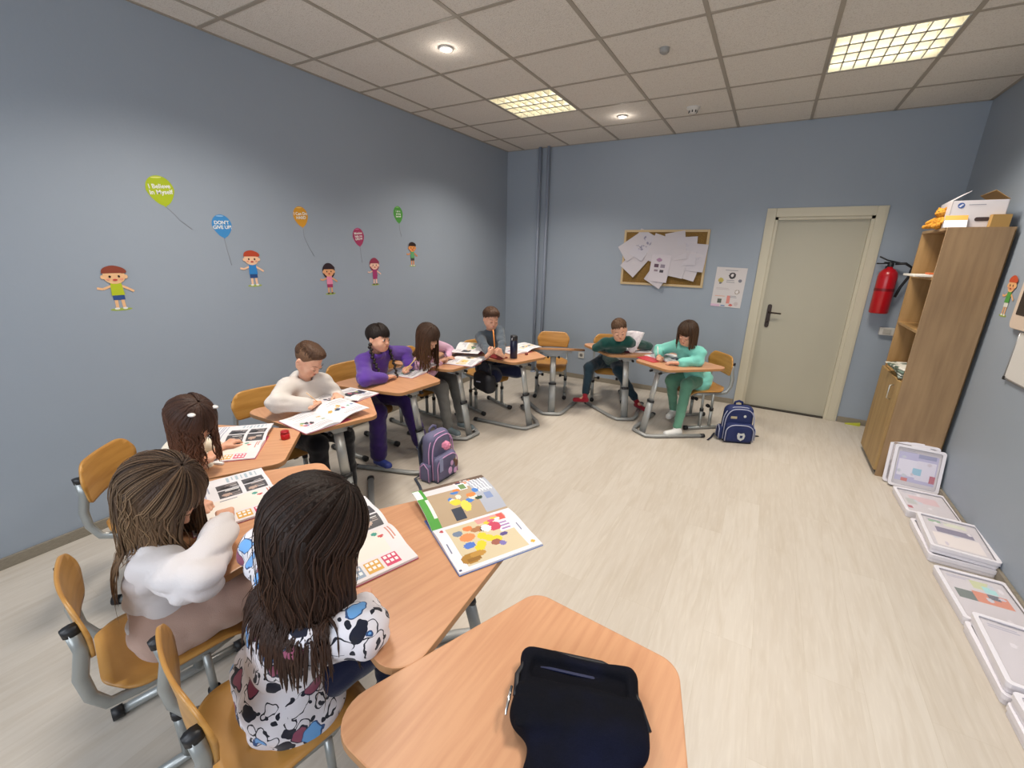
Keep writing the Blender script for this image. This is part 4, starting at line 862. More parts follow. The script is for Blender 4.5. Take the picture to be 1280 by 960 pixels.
def sheet_mesh(cv, fn, flipx=False):
    """grid mesh whose cells take the painter's colours; fn(u,v)->xyz, u,v in 0..1, v up"""
    h, w = cv.a.shape[:2]; U, Vv = np.meshgrid(np.arange(w+1)/w, 1-np.arange(h+1)/h); vs = [fn(u, v) for u, v in zip(U.ravel(), Vv.ravel())]
    i = np.arange(h)[:, None]*(w+1)+np.arange(w)[None]; fs = np.stack([i, i+w+1, i+w+2, i+1], -1).reshape(-1, 4); a = cv.a[:, ::-1] if flipx else cv.a
    return vs, fs, a.reshape(-1, 3)
def book(name, label, at, rz, lcv, rcv, w=.205, h=.285, lt=.006, rt=.006, lift=(0, 0), cover='#b9486a', cat='book', group=None, up='y', bulge=.010, rot=0):
    t = thing(name, label, cat, at, rz, group)
    def prof(side, s):
        th = (lt, rt)[side]; L = lift[side]
        x = s*w; z = th*(1-.25*s)+bulge*math.sin(PI*min(1, s*1.5+.02))*(1-s)*1.4
        if L: x = w*(s-.12*abs(L)*8*s*s*.5); z += L*math.sin(PI*.62*s)**1.3
        return x, z
    for side, cv in ((0, lcv), (1, rcv)):
        sg = -1 if side == 0 else 1
        def fn(u, v):
            s = (1-u) if side == 0 else u; x, z = prof(side, s); return (sg*x, (v-.5)*h, z+.0015)
        vs, fs, col = sheet_mesh(cv, fn)
        m = MB(); m.add(vs, [tuple(f) for f in fs], 0, True)
        n0 = len(m.f); k = 12; ring = []                       # page block sides and underside
        for i in range(k+1):
            x, z = prof(side, i/k); zb = .0016 if not lift[side] else max(.0016, z-.003); ring.append((x, z+.0013, zb))
        for a in range(k):
            (x0, z0, b0), (x1, z1, b1) = ring[a], ring[a+1]
            for y in (-h/2, h/2): m.add([(sg*x0, y, b0), (sg*x1, y, b1), (sg*x1, y, z1), (sg*x0, y, z0)], [(0, 1, 2, 3)])
            m.add([(sg*x0, -h/2, b0), (sg*x1, -h/2, b1), (sg*x1, h/2, b1), (sg*x0, h/2, b0)], [(0, 1, 2, 3)])
        x, z, zb = ring[-1]; m.add([(sg*x, -h/2, zb), (sg*x, h/2, zb), (sg*x, h/2, z), (sg*x, -h/2, z)], [(0, 1, 2, 3)])
        fc = np.concatenate([col, np.tile(np.array(sr('#e6e4e8')), (len(m.f)-n0, 1))]); m.build('left_page' if side == 0 else 'right_page', paper, t, fc=fc)
    m = MB(); cm = mat('cover_'+cover[1:], sr(cover), .4); m.box(-w*(1.01 if not lift[0] else .35), w*(1.01 if not lift[1] else .35), -h/2-.002, h/2+.002, 0, .0015); m.build('cover', cm, t)
    return t
ZT = DTOP+.0008
G_B = 'open workbooks on the desks'
def rot90(cv): c = Cv(cv.h, cv.w, '#ffffff'); c.a = np.rot90(cv.a, 1).copy(); return c
def rot270(cv): c = Cv(cv.h, cv.w, '#ffffff'); c.a = np.rot90(cv.a, -1).copy(); return c
def bk(label, u, v, deg, *a, off=(0, 0), z=ZT, **k):
    p = P(u, v, z+.005); a_ = D(deg); p.x += off[0]*math.cos(a_)-off[1]*math.sin(a_); p.y += off[0]*math.sin(a_)+off[1]*math.cos(a_); p.z = z
    return book('open_workbook', label, p, a_, *a, group=G_B, **k)
# u,v = image position of the top end of the spine; the book reaches .285 back from there
bk('large open picture book hanging over the desk corner, party picture with yellow toys', 590, 650, -30, rot90(pg_scene()), rot90(pg_party()), w=.235, h=.30, lt=.005, rt=.008, lift=(.035, 0), cover='#4d6aa8', bulge=.006)
bk('open workbook under the face of the girl in the patterned sweater', 486, 656, -20, pg_photo(1), pg_squares(1), off=(0, -.143), w=.215, rt=.010, lt=.008, lift=(.012, 0), bulge=.012)
bk('open workbook with photo grid before the girl in the plain white sweater', 341, 607, -19, pg_photo(4), pg_squares(4), off=(0, -.143), w=.195, rt=.010, lt=.006, bulge=.006)
bk('open workbook with raised pages before the girl with white hair clips', 331, 551, -44, pg_photo(7), pg_squares(7), off=(0, -.140), w=.195, lift=(.02, 0))
bk('open workbook with a lifted page before the boy in the hoodie', 425, 528, -96, pg_text(9, 40, 48), pg_text(10, 40, 48), off=(0, -.14), w=.2, lift=(.035, 0))
bk('second open workbook further along the hoodie boy\'s desk', 446, 501, -86, pg_text(11), pg_text(14), off=(0, -.12), w=.19, h=.26, lift=(0, .02), z=ZT+.0)
bk('open workbook before the girl in purple with braids', 532, 465, -84, pg_text(3), pg_text(5), off=(0, -.12), w=.19, h=.26, lift=(.03, 0))
bk('flat open workbook overhanging the corner of the desk of the girl in pink', 602, 452, -80, pg_text(4, cs=('#c9a24a', '#e0b84a', '#3a3a40')), pg_text(8, cs=('#c9a24a', '#e0c46a')), off=(0, -.14), w=.19, h=.27)
bk('open workbook with fanned pages behind the flat one of the girl in pink', 602, 441, -70, pg_text(12), pg_text(15), off=(-.03, -.13), w=.19, h=.27, lift=(.05, .03), z=ZT+.018)
bk('open workbook beside the dark water bottle', 655, 440, -112, pg_text(16), pg_text(2), off=(-.02, -.1), w=.19, h=.26, lift=(.035, 0))
bk('open workbook under the raised page of the boy in dark green', 790, 440, -150, pg_text(6), pg_text(7), off=(0, -.13), w=.2, lift=(0, .012))
bk('open workbook before the girl in turquoise', 826, 449, 150, pg_text(13), pg_text(18), off=(0, -.11), w=.19, h=.26)
# page held upright by the boy in green
t = thing('raised_page', 'translucent white page held upright in front of the face of the boy in green', 'page', P(790, 440, ZT+.012)+V(.01, -.05, 0))
vs = []; n_ = 12
for i in range(n_+1):
    for j in range(9):
        u = j/8-.5; v = i/n_; wd = .03+.15*v**.7; vs.append((u*wd+.01*v, -.03*math.sin(PI*v)*.8+.06*v*(u*u*2), v*.205-.03*abs(u)*v*0+.015*math.cos(u*3)*v))
m = MB(); m.add(vs, [(i*9+j, i*9+j+1, (i+1)*9+j+1, (i+1)*9+j) for i in range(n_) for j in range(8)], 0, True); o = m.build('paper_sheet', mat('thin_page', sr('#e3dcdf'), .5, mix=(40, sr('#c9bfc6'), .45, .7)), t)
sm_ = o.modifiers.new('t', 'SOLIDIFY'); sm_.thickness = .0006; o.rotation_euler = (0, 0, D(8))
# folders
m = MB(); m.prism(rpoly([(-.11, -.09), (.11, -.09), (.11, .09), (-.11, .09)], .008), 0, .006, bev=.001); o = m.build('folder', mat('coral_red_plastic', sr('#c9414a'), .35)); o.location = P(812, 450, ZT)+V(.01, .04, 0); o.rotation_euler = (0, 0, D(-32)); tag(o, 'coral red folder on the turquoise girl\'s desk, nearest the green boy', 'folder')
m = MB(); m.prism(rpoly([(-.09, -.06), (.09, -.06), (.09, .06), (-.09, .06)], .006), 0, .010, bev=.002); o = m.build('notebook', mat('dark_red_cover', sr('#7d2626'), .4)); o.location = P(622, 448, ZT)+V(-.03, .03, 0); o.rotation_euler = (0, 0, D(-15)); tag(o, 'dark red notebook beside the water bottle, in front of the boy in grey', 'notebook')
# ------------------------------------------------------------------ small things on the desks
def pencil(label, a, b_, colr='#e08a3c', r=.0036, cat='pencil', group='pencils in the children\'s hands'):
    a, b_ = Vector(a), Vector(b_); t = thing('pencil', label, cat, a, 0, group); d = (b_-a); d0 = V(0, 0, 0)
    m = MB(); m.tube([d*.12, d], r, 6); m.build('barrel', mat('pencil_'+colr[1:], sr(colr), .4), t); m = MB(); m.tube([d0, d*.12], [.0006, r], 6); m.build('tip', mat('pencil_wood', sr('#d9b48a'), .6), t); return t
h7 = P(618, 434, .78)
pencil('orange pencil held upright to the mouth of the boy in dark grey', h7+V(.005, 0, -.02), P(616.5, 412, .93), r=.006)
pencil('pale pencil slanting in the raised hand of the girl with braids', P(505, 465, .72), P(520, 448, .80), '#c9b06a', r=.004)
pencil('dark blue pen upright in the writing hand of the girl in pink', P(560, 449, .70), P(553, 434, .77), '#23304e', r=.004)
pencil('white pencil standing up from the hand of the girl in turquoise', P(823, 450, .67), P(822, 433, .79), '#e6ddd6', r=.0045)
pencil('light wooden pencil in the right hand of the boy in the hoodie', P(404, 508, .68), P(383, 491, .78), '#d9b48a', r=.003)
m = MB(); m.box(-.03, .03, -.007, .007, 0, .010, bev=.002); o = m.build('eraser', paperw); o.location = P(272, 580, ZT); o.rotation_euler = (0, 0, D(20)); tag(o, 'small white eraser strip at the desk edge below the hair-clip girl\'s book', 'eraser')
t = thing('glue_pot', 'small red plastic pot with lid on the hair-clip girl\'s desk', 'pot', P(357, 548, ZT)); rm = mat('red_plastic', sr('#c4141c'), .3)
m = MB(); m.lathe([(.0001, 0), (.021, 0), (.022, .003), (.022, .027), (.019, .029)]); m.build('pot', rm, t); m = MB(); m.lathe([(.020, .028), (.0205, .03), (.0205, .04), (.018, .042), (.0001, .042)]); m.build('lid', mat('red_lid', sr('#a30f18'), .3), t)
t = thing('water_bottle', 'tall dark navy water bottle standing on the grey-sweater boy\'s desk', 'bottle', P(642, 447.5, ZT)); bm_ = mat('bottle_navy', (.012, .014, .04), .3)
m = MB(); m.lathe([(.0001, 0), (.031, 0), (.034, .004), (.034, .16), (.030, .168)]); m.build('body', bm_, t); m = MB(); m.lathe([(.029, .166), (.033, .17), (.033, .205), (.029, .212), (.0001, .212)]); m.build('cap', blk, t)
m = MB(); m.tube([(-.0, -.034, .17), (.0, -.037, .18), (0, -.037, .19)], .006, 8, flat=.5); m.build('strap_clip', mat('clip_grey', (.5, .5, .55), .4), t)
m = MB(); m.lathe([(.0001, 0), (.014, 0), (.015, .004), (.015, .02), (.0001, .022)]); o = m.build('round_cap', mat('cap_red_brown', sr('#7b3530'), .4)); o.location = P(658, 443.5, ZT); tag(o, 'small dark red cap beside the open book next to the water bottle', 'cap')
m = MB(); m.box(-.03, .035, -.05, .035, -.028, 0, bev=.006); o = m.build('pencil_case', mat('red_cloth', sr('#a01526'), .8)); o.location = (-1.334, .506, DTOP-.026); o.rotation_euler = (0, 0, D(-18)); tag(o, 'small red case peeping out under the desk edge by the white-sweater girl', 'case')
# ------------------------------------------------------------------ bags
def rbox(G, c, half, rad, M, k=.01, op='u', taper=0):
    c = np.array(c, float); m_ = np.linalg.norm(half)+k+3*G.h; sl, X = G.sub(c-m_, c+m_); q = (X-c)@M; 
    if taper: q = q.copy(); t_ = 1-taper*np.clip(q[..., 2]/half[2], -1, 1)*.5-taper*.5; q[..., 0] /= t_; q[..., 1] /= t_
    d = np.abs(q)-(np.array(half)-rad); G.put(sl, (np.sqrt((np.maximum(d, 0)**2).sum(-1))+np.minimum(d.max(-1), 0)-rad), k, op)
def RM(a, tilt=0):
    c, s = math.cos(a), math.sin(a); return np.array([[c, -s, 0], [s, c, 0], [0, 0, 1.]])@np.array([[1, 0, 0], [0, math.cos(tilt), -math.sin(tilt)], [0, math.sin(tilt), math.cos(tilt)]])
def soft(name, fn, m, parent, half, h=.006, nz=.0015, seed=1):
    G = SDF(-np.array(half), np.array(half), h); fn(G); X = G.grid(); b_ = np.abs(G.f) < .03; G.f[b_] += nz*noise3(X[b_].astype(np.float32), 45, seed)
    v, f_ = G.mesh(); v = relax(v, f_, 1, .4); return npmesh(name, v, f_, m, parent)
I3 = np.eye(3)
def backpack(label, loc, rz, cols, W=.14, Dp=.085, H=.175, pompom=False, crest=True):
    """local: front panel faces -y, stands on z=0"""
    t = thing('school_backpack', label, 'backpack', loc, rz); body, trimm, dark = cols; L = .36
    soft('main_compartment', lambda G: (rbox(G, (0, .02, H), (W, Dp*.72, H), .055, I3, taper=.12)), body, t, (L, L, .42))
    soft('front_pocket', lambda G: rbox(G, (0, -Dp*.62, H*.56), (W*.88, Dp*.42, H*.54), .035, I3), body, t, (L, L, .42))
    for s in (-1, 1):
        soft('side_pocket', lambda G: rbox(G, (s*W*.98, .015, H*.42), (.022, Dp*.55, H*.38), .018, I3), body, t, (L, L, .42))
        m = MB(); m.tube([(s*W*.96+s*.024, -Dp*.35, H*.1), (s*W*.96+s*.024, -Dp*.3, H*.65), (s*W*.96+s*.022, .015, H*.83), (s*W*.96+s*.024, Dp*.6, H*.65), (s*W*.96+s*.024, Dp*.65, H*.1)], .004, 6); m.build('side_piping', trimm, t)
    def arch(w, y, z0, z1, r=.0045):
        m = MB(); p = [(w, y, z0)]+[(w*math.cos(a)**.6 if math.cos(a) > 0 else -w*abs(math.cos(a))**.6, y, z1-(z1-z0)*.45*(1-math.sin(a))) for a in [PI*k/14 for k in range(15)]]+[(-w, y, z0)]; m.tube(p, r, 6); return m
    arch(W*.86, -Dp*1.0, H*.12, H*1.06).build('pocket_piping', trimm, t)
    arch(W*.90, -Dp*.50, H*.12, H*1.88).build('front_piping', trimm, t); arch(W*.97, -Dp*.18, H*.12, H*1.95).build('zip_piping', trimm, t)
    m = MB(); m.tube([(-.035, .05, H*1.95), (-.03, .05, H*2.1), (0, .05, H*2.17), (.03, .05, H*2.1), (.035, .05, H*1.95)], .011, 8, flat=.5, up=(0, 1, 0)); m.build('handle', body, t)
    for s in (-1, 1):
        m = MB(); m.tube([(s*.06, .075, H*1.8), (s*.07, .12, H*1.3), (s*.075, .105, H*.6), (s*.09, .075, H*.25)], .022, 8, flat=.35, up=(0, 1, 0)); m.build('shoulder_strap', dark, t)
        m = MB(); m.tube([(s*.09, .08, .03), (s*.15, .10, .012), (s*.20, .06+.05*s, .007), (s*.25, .03+.09*s, .006)], .010, 6, flat=.3); m.build('strap_end', dark, t)
    m = MB(); m.box(-W*.85, W*.85, -Dp*.9, Dp*.75, 0, .02, bev=.006); m.build('base', dark, t)
    return t
nav = mat('navy_nylon', sr('#1c2a5e'), .65, bump=(300, .3)); navd = mat('navy_dark_strap', sr('#15182c'), .7); silv = mat('silver_piping', sr('#a9adc4'), .4)
t = backpack('navy blue school backpack with silver piping standing on the floor before the door', (-.035, 4.17, 0), D(22-0), (nav, silv, navd), W=.135, H=.165)
crest = mat('silver_print', sr('#c6c9c8'), .5)
m = MB(); T_ = frame(V(.0, -.127, .085), V(1, 0, 0), V(0, 0, 1), V(0, -1, 0)); m.prism([(-.03, .035), (-.005, .028), (.02, .035), (.032, .01), (.026, -.02), (0, -.04), (-.026, -.022), (-.035, .008)], 0, .002, T=T_); m.prism([(-.012, .012), (.012, .012), (.01, -.012), (-.01, -.012)], .0025, .003, 1, T=T_); m.build('crest_print', [crest, nav], t)
m = MB(); m.box(-.095, -.045, -.086, -.082, .235, .255); m.build('name_badge', mat('badge_beige', sr('#b5a98a'), .5), t)
m = MB(); m.ell((.02, -.085, .26), (.012, .003, .012), seg=12, rings=8); m.build('reflector', crest, t)
lav = mat('lavender_nylon', sr('#6a6888'), .65, bump=(300, .3)); lavp = mat('pink_piping', sr('#c79ac6'), .5); lavd = mat('dark_slate_strap', sr('#3f4452'), .7)
t = backpack('lavender school backpack with a pink pompom, standing on the floor by the purple girl\'s desk', (-1.885, 2.235, 0), D(88), (lav, lavp, lavd), W=.125, H=.178)
pp = mat('pink_fluff', sr('#e58fae'), .95, bump=(120, 1.)); 
G = SDF((-.05,)*3, (.05,)*3, .003); G.ell((0, 0, 0), (.031, .031, .031), 0); X = G.grid(); G.f += .004*noise3(X.astype(np.float32), 260, 3, 8)
v, f_ = G.mesh(); npmesh('pompom', v+np.array([-.035, -.105, .285]), f_, pp, t)
m = MB()
for x, y, r_ in ((-.02, .09, .022), (.035, .07, .018), (.0, .14, .016)): m.ell((x, -.125, y), (r_, .003, r_*1.3), seg=12, rings=6)
m.build('flower_print', lavp, t); m = MB(); m.ell((.05, -.1245, .12), (.02, .003, .03), seg=12, rings=6); m.ell((.03, -.1245, .15), (.014, .003, .016), 0, seg=12, rings=6); m.build('brown_print', mat('brown_print', sr('#6a4a3c'), .6), t)
m = MB(); m.box(-.105, -.07, -.105, -.10, .1, .2, bev=.002); m.build('patch', mat('blue_grey_patch', sr('#8e94b8'), .5), t)
# black bag lying on the nearest desk
bn = mat('black_nylon', sr('#0b0c14'), .9, spec=.15, bump=(500, .35), mix=(5, sr('#0d1128'), .45, .7))
t = thing('black_bag', 'soft black bag with an open zipped mouth lying on the nearest desk', 'bag', (-.205, .655, ZT), D(17))
def bodyf(G):
    rbox(G, (.0, .02, .028), (.130, .085, .028), .026, I3, .02); rbox(G, (.012, -.19, .018), (.098, .17, .018), .016, I3, .06)
    G.cap((-.115, .085, .040), (.105, .085, .040), .012, k=.02); G.cap((-.118, -.005, .05), (.125, .02, .05), .008, k=.012); G.cap((-.118, -.035, .052), (.122, .0, .052), .006, k=.01); G.cap((-.11, -.075, .045), (.05, -.045, .05), .006, k=.012); G.ell((.122, -.02, .026), (.028, .055, .026), .02); rbox(G, (0, .05, .062), (.105, .022, .022), .010, I3, .012, 's')
soft('bag_body', bodyf, bn, t, (.2, .42, .16), h=.0045, nz=.004)
m = MB(); pts = [(-.125, -.02, .045), (-.132, .03, .043), (-.115, .085, .042), (-.06, .103, .042), (.05, .103, .042), (.10, .085, .042), (.128, .03, .042), (.146, -.02, .034)]; m.tube(pts, .006, 8, flat=.8); m.build('rim', mat('black_rim', (.006, .006, .01), .5), t)
m = MB(); m.tube([(-.137, -.005, .05), (-.138, -.03, .045), (-.137, -.06, .04)], [.003, .004, .002], 6); m.build('zip_puller', mat('chrome', (.7, .7, .7), .2, 1.), t)
m = MB(); m.box(-.085, .075, .060, .066, .038, .0415); m.build('inner_label_band', mat('dark_blue_band', sr('#1b2346'), .5), t)
# black bag hanging between the desks
t = thing('hanging_bag', 'black bag hanging by its strap between the pink girl\'s and the grey boy\'s desks', 'bag', (-2.17, 3.27, .33))
soft('bag_body', lambda G: (rbox(G, (0, 0, .09), (.14, .06, .09), .05, RM(D(-25)), .01)), mat('black_bag_cloth', (.008, .008, .012), .7), t, (.25, .25, .25))
m = MB(); m.tube([(-.10, .03, .16), (-.09, .03, .27), (0, 0, .315), (.09, -.04, .27), (.10, -.04, .16)], .008, 6, flat=.5); m.build('strap', blk, t)
m = MB(); m.box(-.05, .0, -.068, -.06, .1, .108); m.build('reflective_strip', silv, t)
# ------------------------------------------------------------------ back wall things
t = thing('cork_board', 'cork notice board in a light wooden frame, covered with loose papers', 'notice board', (-1.08, YB, 1.565)); cork = mat('cork', sr('#8a6a35'), .9, bump=(220, .4), mix=(90, sr('#6f5226'), .4, .7)); fw = mat('pale_pine', sr('#c7ae84'), .5)
m = MB(); m.box(-.445, .445, -.01, 0, -.29, .29); m.build('cork_panel', cork, t)
for n_, (a, b_, c, d_) in enumerate(((-.46, -.435, -.305, .305), (.435, .46, -.305, .305), (-.435, .435, -.305, -.28), (-.435, .435, .28, .305))): m = MB(); m.box(a, b_, -.018, 0, c, d_, bev=.002); m.build('frame_rail', fw, t)
pw2 = mat('pinned_paper', sr('#cfc9cf'), .7); mp_ = mat('pinned_print', (1, 1, 1), .7, attr=True)
def pin(x, z, w, h, a, lay, label, cv=None, bend=.02):
    t = tag(bpy.data.objects.new('pinned_paper', None), label, 'paper', 'papers pinned on the cork board')
    bpy.data.objects.remove(t)
    cv = cv or Cv(4, 6, '#cdc8ce'); R_ = random.Random(int(x*1000+z*77)); k = 0
    def fn(u, v): return ((u-.5)*w, -lay-bend*((v-.9)**2)*(1+.6*(u-.5)) , (v-.85)*h)
    vs, fs, col = sheet_mesh(cv, fn); me = bpy.data.meshes.new('pinned_paper'); me.from_pydata(vs, [], [tuple(f) for f in fs]); me.materials.append(mp_)
    at = me.color_attributes.new('Col', 'FLOAT_COLOR', 'CORNER'); buf = np.ones((len(me.loops), 4), np.float32); buf[:, :3] = np.repeat(col, 4, axis=0); at.data.foreach_set('color', buf.ravel())
    o = bpy.data.objects.new('pinned_paper', me); COL.objects.link(o); o.location = (x, YB-.012, z); o.rotation_euler = (0, D(a), 0); m_ = o.modifiers.new('t', 'SOLIDIFY'); m_.thickness = .0006
    tag(o, label, 'paper', 'papers pinned on the cork board'); return o
def cvp(bg, *ops):
    c = Cv(30, 40, bg)
    for op in ops: getattr(c, op[0])(*op[1:])
    return c
plain = lambda: cvp('#cfc9cf')
pins = [(-1.28, 1.80, .21, .30, 28, .003, 'grey printed sheet pinned at the upper left of the board', cvp('#cdc9d2', ('blobs', .1, .2, .9, .7, 30, ['#9a96a8', '#8a879c', '#b5b2c2'], 3, (.03, .07)))),
 (-1.34, 1.74, .20, .29, 55, .006, 'folded white sheet leaning left at the board\'s upper left corner', plain()),
 (-1.32, 1.60, .21, .29, 38, .009, 'white sheet jutting over the left frame of the board', plain()),
 (-1.10, 1.76, .21, .30, 18, .004, 'plain sheet pinned high in the middle left of the board', plain()),
 (-.97, 1.80, .21, .30, -10, .007, 'topmost plain sheet in the middle of the board', plain()),
 (-.84, 1.75, .21, .30, -3, .010, 'plain sheet right of the board\'s middle, faint drawing', cvp('#cfcad2', ('blobs', .2, .2, .8, .6, 10, ['#bdb8c4'], 5, (.03, .06)))),
 (-.72, 1.68, .20, .29, 4, .013, 'plain sheet nearest the right frame of the board', cvp('#cdc8d0', ('blobs', .2, .2, .8, .8, 8, ['#b8b4c0'], 6, (.03, .05)))),
 (-.76, 1.59, .21, .29, 14, .016, 'tilted sheet low at the right of the board', cvp('#d2ccd2', ('rows', .15, .3, .85, .7, 5, '#b6b0bb', 2))),
 (-.90, 1.62, .21, .30, 10, .019, 'sheet hanging low right of the middle of the board', plain()),
 (-1.04, 1.50, .21, .30, 30, .022, 'sheet hanging below the bottom frame of the board', plain()),
 (-1.09, 1.56, .21, .30, 4, .026, 'front sheet with small dark and purple pictures', cvp('#d6cfd6', ('ell', .42, .2, .14, .07, '#a3829e'), ('rect', .2, .34, .44, .48, '#5a4256'), ('rect', .52, .34, .76, .48, '#8c8290'), ('rect', .22, .54, .42, .62, '#8a7a86'), ('rect', .54, .56, .72, .64, '#3f3a44')))]
for a in pins: pin(*a)
cv = Cv(44, 64, '#dcd6d6'); cv.rows(.3, .04, .8, .09, 1, '#8f8f98').ell(.55, .2, .11, .08, '#3a3538').ell(.55, .19, .05, .04, '#dcd6d6').ell(.2, .33, .09, .06, '#b9a95a').ell(.2, .4, .04, .03, '#6c6a70').rows(.38, .3, .7, .38, 2, '#8f8f98').ell(.83, .32, .06, .045, '#7a7a86').rows(.1, .5, .6, .58, 2, '#c0b6b8').ell(.8, .6, .08, .06, '#a59a90').ell(.8, .6, .05, .04, '#dcd6d6')
cv.rows(.1, .7, .5, .74, 1, '#d9a48a').rect(.2, .8, .34, .9, '#5a5f58').rect(.5, .7, .62, .9, '#d98a80').rows(.6, .7, .85, .76, 2, '#9a9aa2').ell(.66, .94, .06, .03, '#c9605a').ell(.83, .9, .07, .05, '#c4b8b8').rect(.35, .95, .48, .98, '#6f86ae').rect(.0, .94, .3, 1., '#d6b6cc')
vs, fs, col = sheet_mesh(cv, lambda u, v: ((u-.5)*.295, -.002-.008*(v-.5)**2, (v-.5)*.415)); m = MB(); m.add(vs, [tuple(f) for f in fs], 0, True); o = m.build('wall_poster', mp_, fc=col); o.location = (-.36, YB-.001, 1.28); o.rotation_euler = (0, D(1.5), 0); tag(o, 'white paper poster with small pictures, taped to the wall beside the door', 'poster')
# fire extinguisher
t = thing('fire_extinguisher', 'red fire extinguisher hanging on the wall right of the door', 'fire extinguisher', (.925, YB-.09, 1.125)); rd = mat('extinguisher_red', sr('#b80f1c'), .28, spec=.6)
m = MB(); m.lathe([(.0001, 0), (.066, 0), (.072, .008), (.072, .33), (.066, .362), (.045, .39), (.022, .403), (.02, .42), (.0001, .42)], 28); m.build('cylinder', rd, t)
m = MB(); m.lathe([(.024, .415), (.024, .44), (.016, .455), (.0001, .455)]); m.box(-.05, .06, -.011, .011, .448, .456); m.tube([(.05, 0, .452), (-.03, 0, .47), (-.09, 0, .50)], .006, 8, flat=1.6, up=(0, 1, 0)); m.tube([(.0, 0, .445), (-.06, 0, .44), (-.10, 0, .44)], .006, 8, flat=1.5, up=(0, 1, 0)); m.build('valve_handle', blk, t)
m = MB(); m.tube([(.03, 0, .44), (.10, -.01, .445), (.15, -.01, .41), (.145, 0, .33), (.11, .01, .24), (.09, .01, .15)], .011, 10); m.build('hose', blk, t)
m = MB(); m.lathe([(.0735, .20), (.0735, .225)], 28); m.build('strap_band', mat('dark_red_band', sr('#7d0a14'), .4), t); m = MB(); m.box(-.02, .02, .05, .09, .1, .42); m.build('wall_bracket', blk, t)
sw = mat('socket_white', sr('#c9c6bf'), .4)
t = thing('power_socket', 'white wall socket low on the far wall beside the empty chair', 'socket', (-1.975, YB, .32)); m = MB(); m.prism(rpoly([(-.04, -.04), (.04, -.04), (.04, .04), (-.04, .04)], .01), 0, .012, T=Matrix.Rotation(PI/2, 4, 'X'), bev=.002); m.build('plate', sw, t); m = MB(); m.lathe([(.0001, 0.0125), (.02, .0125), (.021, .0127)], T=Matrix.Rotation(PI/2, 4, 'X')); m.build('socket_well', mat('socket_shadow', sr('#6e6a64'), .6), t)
t = thing('light_switch', 'white switch box on the wall below the fire extinguisher', 'switch', (1.035, YB, .955)); m = MB(); m.box(-.055, .055, -.04, 0, -.035, .035, bev=.004); m.build('plate', sw, t); m = MB(); m.box(-.03, .03, -.045, -.038, -.022, .022, bev=.003); m.build('rocker', mat('rocker_grey', sr('#b0aca4'), .4), t)
m = MB(); m.add([(-.06, -.015, 0), (.06, -.015, 0), (.06, .015, 0), (-.06, .015, 0), (-.06, -.015, .004), (.06, -.015, .03), (.06, .015, .03), (-.06, .015, .004)], [(0, 3, 2, 1), (0, 1, 5, 4), (1, 2, 6, 5), (2, 3, 7, 6), (3, 0, 4, 7), (4, 5, 6, 7)]); o = m.build('door_stop', mat('lime_plastic', sr('#b9bd3c'), .5)); o.location = P(1065, 531, 0); tag(o, 'lime green wedge on the floor near the cabinet', 'door stop')
# ------------------------------------------------------------------ wall stickers
def FNT(txt, size, m, parent, M):
    c = bpy.data.curves.new('lettering', 'FONT'); c.body = txt; c.size = size; c.align_x = 'CENTER'; c.align_y = 'CENTER'; c.space_line = .95; c.offset = size*.025
    o = bpy.data.objects.new('tmp', c); COL.objects.link(o); dg = bpy.context.evaluated_depsgraph_get(); me = bpy.data.meshes.new_from_object(o.evaluated_get(dg)); bpy.data.objects.remove(o)
    me.name = 'lettering'; me.materials.clear(); me.materials.append(m); q = bpy.data.objects.new('lettering', me); COL.objects.link(q); q.parent = parent; q.matrix_local = M; return q
LW = frame(V(0, 0, 0), V(0, 1, 0), V(0, 0, 1), V(1, 0, 0))        # left wall: local x -> world y, y -> z, z -> +x
white_v = mat('vinyl_white', (.85, .85, .8), .5)
def vin(c): return mat('vinyl_'+c[1:], sr(c), .5)
class Flat:
    """layered flat vinyl shapes, each layer .0003 in front of the last"""
    def __init__(s): s.m = MB(); s.mats = []; s.z = .0008
    def poly(s, pts, c):
        m = vin(c)
        if m not in s.mats: s.mats.append(m)
        s.z += .0003; z = s.z; k = len(pts); s.m.add([(x, y, z) for x, y in pts], [tuple(range(k))], s.mats.index(m)); return s
    def ell(s, x, y, rx, ry, c, a0=0, a1=2*PI, rot=0): 
        n = 24; cr, sn = math.cos(rot), math.sin(rot); return s.poly([(x+rx*math.cos(a)*cr-ry*math.sin(a)*sn, y+rx*math.cos(a)*sn+ry*math.sin(a)*cr) for a in [a0+(a1-a0)*k/n for k in range(n if a1-a0 > 6 else n+1)]], c)
    def line(s, pts, w, c):
        for (x0, y0), (x1, y1) in zip(pts[:-1], pts[1:]):
            d = math.hypot(x1-x0, y1-y0)+1e-9; nx, ny = -(y1-y0)/d*w, (x1-x0)/d*w; s.poly([(x0+nx, y0+ny), (x0-nx, y0-ny), (x1-nx, y1-ny), (x1+nx, y1+ny)], c)
        return s
